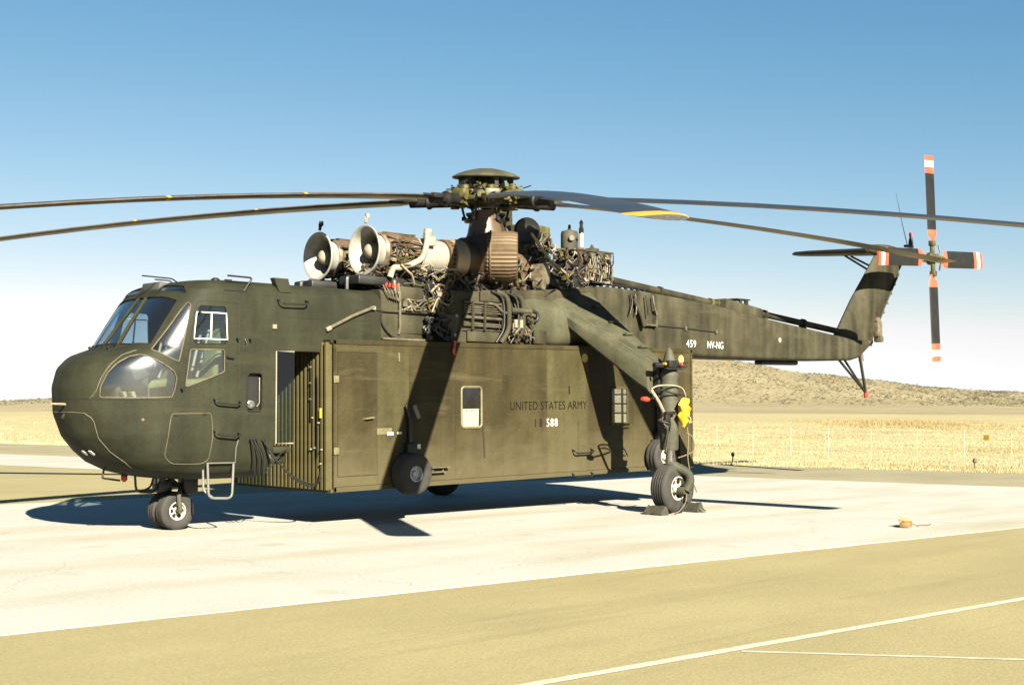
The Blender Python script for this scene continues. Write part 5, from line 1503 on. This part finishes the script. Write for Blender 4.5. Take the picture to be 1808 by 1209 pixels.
# side cladding panels, each a thin sheet with its own edges
edges = [0.0, .78, 1.38, 2.30, 3.30, 4.30, 5.30, 6.45, 7.25, PL]
WINS = [(2.42, 2.84, .855, 1.485), (5.88, 6.30, .83, 1.46)]
for i in range(len(edges)-1):
    a, b = edges[i]+.0015, edges[i+1]-.0015
    for s_ in (-1, 1):
        hole = None
        for w in WINS:
            if a < w[0] and w[1] < b: hole = w
        mb = MB(); y0, y1 = s_*(PW+.0005), s_*(PW+.007)
        def sheet(x0, x1, z0, z1): mb.box(((x0+x1)/2, (y0+y1)/2, (z0+z1)/2), (x1-x0, abs(y1-y0), z1-z0))
        if hole and s_ < 0:
            sheet(a, hole[0], .07, PH-.05); sheet(hole[1], b, .07, PH-.05); sheet(hole[0], hole[1], .07, hole[2]); sheet(hole[0], hole[1], hole[3], PH-.05)
        else: sheet(a, b, .07, PH-.05)
        mb.build('side_panel', MT['pod_a'] if i in (2, 4) else (MT['pod_b'] if i in (0, 1, 5) else MT['olive_brown']), POD, 0)
for s_ in (-1, 1):
    for z in (.03, PH-.02):
        mb = MB(); mb.box((PL/2, s_*(PW+.008), z), (PL+.01, .022, .07)); mb.build('edge_rail', MT['olive_brown'], POD, 0)
    for x in (.012, PL-.012):
        mb = MB(); mb.box((x, s_*(PW+.006), PH/2), (.045, .026, PH)); mb.build('corner_post', MT['olive_brown'], POD, 0)
# vertical ribs on the front wall
ribm = MB(); ribm.prism([(-.105, -.021, 0), (-.105, .021, 0), (0, .026, 0), (0, -.026, 0)], (0, 0, .03), (0, 0, PH-.03))
RM = ribm.mesh('front_rib')
ny = 25
for i in range(ny):
    o = mobj('front_rib', RM, MT['ribpaint'], POD, 0)
    o.location = (-.003, -PW+.06+(2*PW-.12)*i/(ny-1), 0)
for z in (.015, PH-.015):
    mb = MB(); mb.box((-.02, 0, z), (.06, 2*PW, .05)); mb.build('front_sill', MT['olive_brown'], POD, 0)
rv = MB()
for e in edges[1:-1]:
    for dx in (-.03, .03):
        for q in range(34): rv.lathe([(0, .007), (.004, .004)], (e+dx, -PW-.007, .12+.058*q), (0, -1, 0), 6)
for q in range(150): rv.lathe([(0, .007), (.004, .004)], (.05+.0535*q, -PW-.019, PH-.02), (0, -1, 0), 6)
for q in range(150): rv.lathe([(0, .007), (.004, .004)], (.05+.0535*q, -PW-.019, .03), (0, -1, 0), 6)
o_ = rv.build('side_rivets', MT['pod_b'], POD, 0); o_['kind'] = 'stuff'
# door on the side
mb = MB()
d = [(.06, .21), (.77, .21), (.77, 1.99), (.06, 1.99)]
mb.tube([(x, -PW-.007, z) for x, z in d], .0065, 4, closed=True); mb.build('door_seam', MT['seamdark'], POD, 0)
mb = MB(); mb.box((.415, -PW-.010, 1.10), (.70, .008, 1.77)); DR = mb.build('side_door', MT['olive_brown'], POD, 0)
for z in (.58, 1.60):
    mb = MB(); mb.box((.03, -PW-.026, z), (.09, .02, .10), None, .005); mb.tube([(.0, -PW-.03, z-.05), (.0, -PW-.03, z+.05)], .014, 6); mb.build('door_hinge', MT['podpale'], DR)
mb = MB(); mb.tube([(.52, -PW-.012, 1.025), (.54, -PW-.06, 1.03), (.68, -PW-.06, 1.045)], .014, 6); mb.build('door_lever', MT['podpale'], DR)
# windows
for k, w in enumerate(WINS):
    lp = smooth_loop([(w[0], -PW-.010, w[2]), (w[1], -PW-.010, w[2]), (w[1], -PW-.010, w[3]), (w[0], -PW-.010, w[3])], .06)
    mb = MB(); mb.tube(lp, .020, 6, closed=True); WF = mb.build('window', MT['podpale'] if k == 0 else MT['pod_b'], POD, 50)
    inn = [p+Vector((0, .006, 0)) for p in lp]
    mb = MB(); mb.add(inn, [tuple(range(len(inn)))]); mb.build('pane', MT['podglass'], WF, 0)
    if k == 0:
        cs = MB(); zz = w[2]+.44*(w[3]-w[2]); n_ = 40
        top = [Vector((w[0]-.01+(w[1]-w[0]+.02)*i/n_, -PW+.06+.012*math.sin(i*1.25)+.005*math.sin(i*.5), zz)) for i in range(n_+1)]
        bot = [Vector((p.x, p.y-.012*math.sin(i*1.1), w[2]-.06)) for i, p in enumerate(top)]
        cs.loft([top, bot], cap=False, closed=False); cs.build('curtain', MT['curtain'], WF, 60)
        mb = MB(); mb.tube([(w[0]-.03, -PW+.06, zz), (w[1]+.03, -PW+.06, zz)], .012, 6); mb.build('curtain_rail', MT['whitepaint'], WF)
# stencils
def podtext(t, size, x, z, mat_, sx=1.0, sp=1.0):
    return lettering(t, size, (x, -PW-.0085, z), (R(90), 0, 0), mat_, POD, sx, sp)
podtext('UNITED STATES ARMY', .196, 3.455, 1.110, MT['blackworn'], .87, 1.06)
podtext('1', .19, 4.00, .83, MT['blackworn'], .72); podtext('8', .19, 4.12, .83, MT['blackworn'], .72)
podtext('588', .19, 4.285, .83, MT['white'], .80, 1.25)
for x, z in ((7.80, 1.98), (5.22, 1.97)):
    mb = MB(); mb.lathe([(0, .075), (.003, .075)], (x, -PW-.007, z), (0, -1, 0), 20); mb.build('yellow_disc', MT['podyellow'], POD, 0)
mb = MB(); mb.box((1.02, -PW-.009, .80), (.11, .004, .045)); mb.build('white_sticker', MT['white'], POD, 0)
mb = MB(); mb.box((1.19, -PW-.009, .805), (.085, .004, .035)); mb.build('white_sticker', MT['white'], POD, 0)
mb = MB(); mb.box((.90, -PW-.0078, .84), (.30, .002, .09)); mb.build('faded_patch', MT['podpale'], POD, 0)
# handles and steps
def pgrab(x0, x1, z, drop=.06):
    p0, p1 = Vector((x0, -PW-.005, z)), Vector((x1, -PW-.005, z))
    out = Vector((0, -.08, 0)); dd = Vector((0, 0, -drop))
    mb = MB(); mb.tube(smooth_open([p0, p0+out+dd*.6, p0+out+dd+Vector((.04, 0, 0)), p1+out+dd-Vector((.04, 0, 0)), p1+out+dd*.6, p1], .04), .013, 7); mb.build('grab_handle', MT['dark'], POD, 60)
pgrab(4.90, 5.35, .43); pgrab(4.88, 5.34, -.02+.06)
mb = MB(); mb.box((1.93, -PW-.06, .27), (.36, .09, .018)); mb.box((1.88, -PW-.05, .20), (.32, .07, .02)); mb.box((1.80, -PW-.03, .235), (.02, .06, .10)); mb.box((2.0, -PW-.03, .235), (.02, .06, .10)); mb.build('foot_step', MT['podpale2'], POD, 0)
pipe([(2.86, -PW-.012, .90), (2.88, -PW-.012, .70), (2.90, -PW-.012, .38)], .012, 'seamdark', 'drain_pipe', POD)
pipe([(1.18, -PW-.012, 2.0), (1.19, -PW-.014, 1.86)], .014, 'podpale', 'latch_bar', POD)
mb = MB(); mb.box((4.83, -PW-.012, 1.43), (.018, .02, .14)); mb.build('latch_bar', MT['dark'], POD)
mb = MB(); mb.box((7.96, -PW-.012, 1.24), (.018, .02, .14)); mb.build('latch_bar', MT['dark'], POD)
for x, z0, z1 in ((2.02, .30, .85), (5.05, .9, .3)):
    mb = MB(); mb.box((x, -PW-.009, (z0+z1)/2), (.03, .006, abs(z1-z0))); mb.build('stiffener', MT['olive_brown'], POD, 0)
# cables on ribs
for k, y in enumerate((-.86, -1.02)):
    pipe([(-.118, y, 1.95-.3*k), (-.12, y-.01, 1.5), (-.119, y, 1.0-.5*k)], .010, 'rubber', 'front_cable', POD)
for y, z in ((-.86, 1.78), (-.86, 1.55), (-.86, 1.32), (-.90, 1.05), (-1.05, .98), (-.95, .62), (-1.12, .60), (-.86, .60), (-1.1, .40)):
    mb = MB(); mb.lathe([(0, .013), (.03, .013)], (-.105, y, z), (-1, 0, 0), 8); mb.build('cable_clip', MT['palepipe'], POD)
mb = MB(); mb.box((-.12, -1.10, 1.12), (.03, .025, .14)); mb.build('yellow_tag', MT['yellow'], POD)
# pod wheels
def pod_wheel(x, z, s_, rim, plate=True, r_=.31, hl=True, rim_r=.13):
    y = s_*(PW+.16)
    A = MB(); A.box((x+.04, s_*(PW+.03), z+.12), (.30, .06, .36), None, .02); A.tube([(x, s_*PW, z), (x, s_*(PW+.2), z)], .05, 10)
    if plate:
        A.box((x+.05, s_*(PW+.06), z+.55), (.07, .07, .72), None, .02); A.box((x+.0, s_*(PW+.08), z+.93), (.06, .03, .2), (0, R(-18), 0), .01)
        A.box((x+.04, s_*(PW+.09), z+.30), (.16, .1, .3), None, .02)
        A.tube([(x+.30, s_*(PW+.04), z-.12), (x+.34, s_*(PW+.12), z-.18)], .04, 8)
    ax_ = A.build('wheel_bracket', MT['dark'], POD, 40)
    wheel(ax_, (x, y, z), r_, .27, rim_r, rim, grooves=2, n=36, holes=hl)
    return ax_
wb = pod_wheel(1.30, .205, -1, MT['rimsilver'], hl=False, rim_r=.115)
mb = MB(); mb.box((1.46, -PW-.135, .60), (.06, .012, .07)); mb.build('white_sticker', MT['white'], wb)
mb = MB(); mb.box((1.40, -PW-.16, 1.12), (.07, .02, .22), (0, R(-25), 0), .01); mb.build('lever_plate', MT['palegrey'], wb)
pod_wheel(1.60, .16, 1, MT['rimsilver'])
pod_wheel(7.02, .24, -1, MT['rim'])
pod_wheel(7.02, .24, 1, MT['rim'])
mb = MB(); mb.prism([(7.55, -PW-.01, .62), (7.95, -PW-.01, .10), (7.95, -PW-.01, .02), (7.60, -PW-.01, .02)], (0, -.14, 0), (0, 0, 0)); mb.build('rear_gusset', MT['olive_brown'], POD, 0)

# ------------------------------------------------------------------ loose things round the aircraft
def chock(loc, rot, size, label):
    x, y, z = size
    mb = MB(); secs = []
    for t in np.linspace(-.5, .5, 7):
        j = [random.uniform(-.014, .014) for _ in range(12)]
        q = [(-x/2, 0), (-x/2+.01, z*.35), (-x*.22, z*.93), (-x*.08, z), (x*.08, z*.96), (x*.30, z*.55), (x/2, z*.12), (x/2, 0)]
        secs.append([(a+j[i]*.8, t*y, max(0.0015, b+(j[i] if b > .01 else 0.0))) for i, (a, b) in enumerate(q)])
    mb.loft(secs)
    o = mb.build('wheel_chock', MT['canvas'], None, 40)
    o.location = loc; o.rotation_euler = (0, 0, rot)
    tag(o, label, 'chock', 'canvas chocks at the main wheel')
    r_ = MB(); r_.tube(spline([(-x*.3, -y/2-.01, z*.5), (-x*.1, -y/2-.03, .03), (x*.2, -y/2-.05, .015), (x*.5, -y/2-.02, .03)], 5), .008, 6); r_.build('rope_loop', MT['rope'], o)
    return o
random.seed(9)
chock((7.05, -2.90, .002), PI, (.20, .36, .14), 'dusty canvas wheel chock in front of the near main wheel')
chock((7.97, -2.90, .002), 0, (.21, .36, .15), 'dusty canvas wheel chock behind the near main wheel')
# yellow cover hung on the leg
mb = MB(); random.seed(12); secs = []
for k, (z, w, t) in enumerate(((1.86, .02, .02), (1.84, .09, .05), (1.79, .125, .08), (1.74, .11, .06), (1.69, .13, .09), (1.64, .10, .06), (1.59, .135, .09), (1.54, .10, .06), (1.49, .10, .08), (1.44, .05, .04), (1.40, .02, .02))):
    ring = []
    for a in np.linspace(0, 2*PI, 15)[:-1]:
        j = 1+random.uniform(-.24, .2)
        ring.append((7.46+w*math.cos(a)*j+.02*math.sin(k*1.7), -3.14+t*math.sin(a)*j, z+random.uniform(-.012, .012)))
    secs.append(ring)
mb.loft(secs)
YB = mb.build('yellow_bag', MT['yellowcloth'], None, 55)
tag(YB, 'crumpled yellow fabric cover hanging on the near main landing gear leg', 'fabric cover')
mb = MB(); mb.tube(spline([(7.44, -3.20, 1.60), (7.50, -3.24, 1.53), (7.46, -3.24, 1.46), (7.58, -3.2, 1.48)], 5), .012, 6); mb.build('drawstring', MT['palepipe'], YB)
# red streamers
def streamer(p, h, w, label):
    mb = MB(); L_, R_ = [], []
    P = [Vector(p)+Vector((.02*math.sin(i*.9), -.01*math.cos(i*1.3), -h*i/8)) for i in range(9)]
    mb.loft([[q+Vector((-w/2, 0, 0)), q+Vector((-w/2, .006, 0)), q+Vector((w/2, .006+.01*math.sin(i), 0)), q+Vector((w/2, .01*math.sin(i), 0))] for i, q in enumerate(P)])
    o = mb.build('safety_streamer', MT['redcloth'], None, 50)
    return tag(o, label, 'streamer')
MT['redcloth'] = MT['red']
streamer((4.16, -1.30, 2.72), .22, .05, 'red safety streamer hanging against the upper edge of the pod')
mb = MB(); mb.lathe([(0, .03), (.10, .045), (.16, .03)], (6.60, -2.99, 1.845), (1, 0, -.1), 10)
mb.build('safety_cap', MT['red'], GL, 40)
# wooden chock lying on the pad
mb = MB(); mb.box((8.12, -6.68, .042), (.30, .13, .075), (0, 0, R(20)), .012); WC = mb.build('wooden_block', MT['wood'], None, 30)
tag(WC, 'weathered wooden chock lying alone near the pad edge', 'chock')
mb = MB(); mb.box((8.17, -6.63, .094), (.30, .09, .028), (0, R(4), R(12)), .006); mb.build('top_board', MT['yellowwood'], WC, 30)
mb = MB(); mb.tube(spline([(8.28, -6.66, .05), (8.36, -6.74, .012), (8.46, -6.70, .012), (8.58, -6.78, .012), (8.72, -6.74, .012)], 6), .009, 6); mb.build('chock_rope', MT['rope'], WC)

# taxiway edge markers in the grass
for (x, y, lab) in ((23.9, 8.2, 'small dark edge light in the grass just right of the pod'), (25.45, 1.1, 'small dark edge light in the grass towards the right frame edge')):
    mb = MB(); mb.lathe([(0, .05), (.02, .05), (.025, .02), (.20, .02), (.21, .05), (.25, .055), (.30, .05), (.33, .02), (.34, .0)], (x, y, -.02), (0, 0, 1), 12)
    tag(mb.build('edge_light', MT['edgelight'], None, 40), lab, 'edge light', 'edge lights in the grass')

# ------------------------------------------------------------------ fence
FN = empty('wire_fence', (30, 10, 0)); tag(FN, 'low pale wire fence with thin posts across the dry grass', 'fence')
fp = [(1265.5, 50.2), (1329, 48.9), (1395.6, 47.7), (1462, 46.6), (1537, 45.4), (1618, 44.3), (1701, 43.3), (1784, 42.4), (1868, 41.6), (1955, 40.9)]
fp = [(1207, 51.5), (1150, 52.8), (1095, 54.1)][::-1]+fp
P = [wpos(px, r_) for px, r_ in fp]
off = Vector((30, 10, 0))
for p in P:
    mb = MB(); mb.tube([p-off+Vector((0, 0, -.05)), p-off+Vector((0, 0, 1.0))], .014, 6); mb.build('fence_post', MT['galv'], FN)
for z in (.25, .5, .75, .93):
    mb = MB(); mb.tube([p-off+Vector((0, 0, z)) for p in P], .004, 4); mb.build('fence_wire', MT['galv'], FN, 0)
lp = [wpos(px, r_) for px, r_ in ((-420, 68), (-300, 66), (-180, 64))]
sp = wpos(1740, 42.85)
dd = (P[-1]-P[4]).normalized()
mb = MB(); mb.prism([sp+dd*a+Vector((0, 0, b)) for a, b in ((-.09, .72), (.09, .72), (.09, .88), (-.09, .88))], Vector((0, 0, 0)), Vector((dd.y, -dd.x, 0))*.008 if False else Vector((-.006, -.006, 0)))
tag(mb.build('warning_sign', MT['yellow'], None, 0), 'small blank yellow sign hung on the wire fence', 'sign')

# ------------------------------------------------------------------ dry grass and scrub
def bunch(tris, origin, h, n, spread, rg):
    for _ in range(n):
        a = rg.uniform(0, 2*PI); r_ = spread*math.sqrt(rg.random())
        bx, by = origin[0]+math.cos(a)*r_, origin[1]+math.sin(a)*r_
        lean = rg.uniform(.1, .55)*h; b = rg.uniform(0, 2*PI)
        w = h*.04+.007
        c, s_ = math.cos(b), math.sin(b)
        hh = h*rg.uniform(.55, 1.1)
        tris.append(((bx-s_*w, by+c*w, origin[2]-.03), (bx+s_*w, by-c*w, origin[2]-.03), (bx+c*lean, by+s_*lean, origin[2]+hh)))
def tri_obj(name, tris, mat_, label, cat):
    v = [p for t in tris for p in t]
    f = [(3*i, 3*i+1, 3*i+2) for i in range(len(tris))]
    me = bpy.data.meshes.new(name); me.from_pydata(v, [], f); me.materials.append(mat_)
    o = bpy.data.objects.new(name, me); COL.objects.link(o)
    return tag(o, label, cat, kind='stuff')
rg = random.Random(77)
tris, tb_ = [], []
def in_field(p): return GN.dot(p) > 23.55
cnt = 0
while cnt < 21000:
    px = rg.uniform(1080, 2080) if rg.random() < .8 else rg.uniform(-260, 320)
    u = rg.random()
    r_ = 33*(150/33)**u if px > 900 else 55*(200/55)**u
    p = wpos(px, r_)
    if not in_field(p): continue
    cnt += 1
    h = rg.uniform(.025, .07) if r_ < 60 else rg.uniform(.04, .10)
    n = 8 if r_ < 70 else 6
    k = math.sin(p.x*.31+p.y*.17)+math.sin(p.x*.11-p.y*.43)+rg.uniform(-.8, .8)
    dst = tb_ if k > 1.75 else tris
    if dst is tb_ or rg.random() < .04: h *= 1.9
    bunch(dst, (p.x, p.y, terrain(px, r_)), h, n, .18+.002*r_, rg)
# denser fringe along the asphalt edge
for i in range(5200):
    t = rg.uniform(-46, 12); nn = 23.5+abs(rg.gauss(0, .8))
    p = GN*nn+GT*t
    bunch(tris if rg.random() < .85 else tb_, (p.x, p.y, -.014), rg.uniform(.03, .09)*(1 if rg.random() < .9 else 2), 7, .14, rg)
tri_obj('dry_grass', tris, MT['straw'], 'pale straw coloured dry grass covering the field beyond the asphalt', 'grass')
# brown weed belt in the middle distance
for i in range(2300):
    px = rg.gauss(1590, 100); r_ = rg.gauss(135, 14)-(px-1600)*.05
    if px < 1400 or px > 2100: continue
    if math.sin(px*.06+r_*.2)+math.sin(px*.023-r_*.31) < -.1: continue
    p = wpos(px, r_); bunch(tb_, (p.x, p.y, 0), rg.uniform(.12, .34), 10, 1.1, rg)
tri_obj('brown_weeds', tb_, MT['brownstraw'], 'patches of taller brown weeds among the pale grass', 'weeds')
# sagebrush on the hill: low clumps of leaf-sized faces
st = []
cnt = 0
while cnt < 9500:
    px = rg.uniform(1000, 2150) if rg.random() < .88 else rg.uniform(-250, 260)
    r_ = rg.uniform(395, 640) if px > 900 else rg.uniform(420, 640)
    if rg.random() > .35+.65*min(1, (r_-395)/90): continue
    if rg.random() > .75+.25*math.sin(px*.045+r_*.03+2*math.sin(r_*.05)): continue
    p = wpos(px, r_); z = terrain(px, r_)
    cnt += 1
    w = rg.uniform(.3, .8)*(1 if rg.random() < .88 else 1.6); h = w*rg.uniform(.55, .8)
    for k in range(11):
        a = rg.uniform(0, 2*PI); e = rg.random()
        c = Vector((p.x+math.cos(a)*w*.75*math.sqrt(e), p.y+math.sin(a)*w*.75*math.sqrt(e), z+h*rg.uniform(.1, .95)*(1-.5*e)))
        d1 = Vector((rg.uniform(-1, 1), rg.uniform(-1, 1), rg.uniform(-.6, .8)))*w*.42
        d2 = Vector((rg.uniform(-1, 1), rg.uniform(-1, 1), rg.uniform(-.6, .8)))*w*.42
        st.append((c-d1*.6, c+d1*.6, c+d2))
tri_obj('sagebrush', st, MT['sage'], 'dark sagebrush dotting the dry hillside', 'scrub')
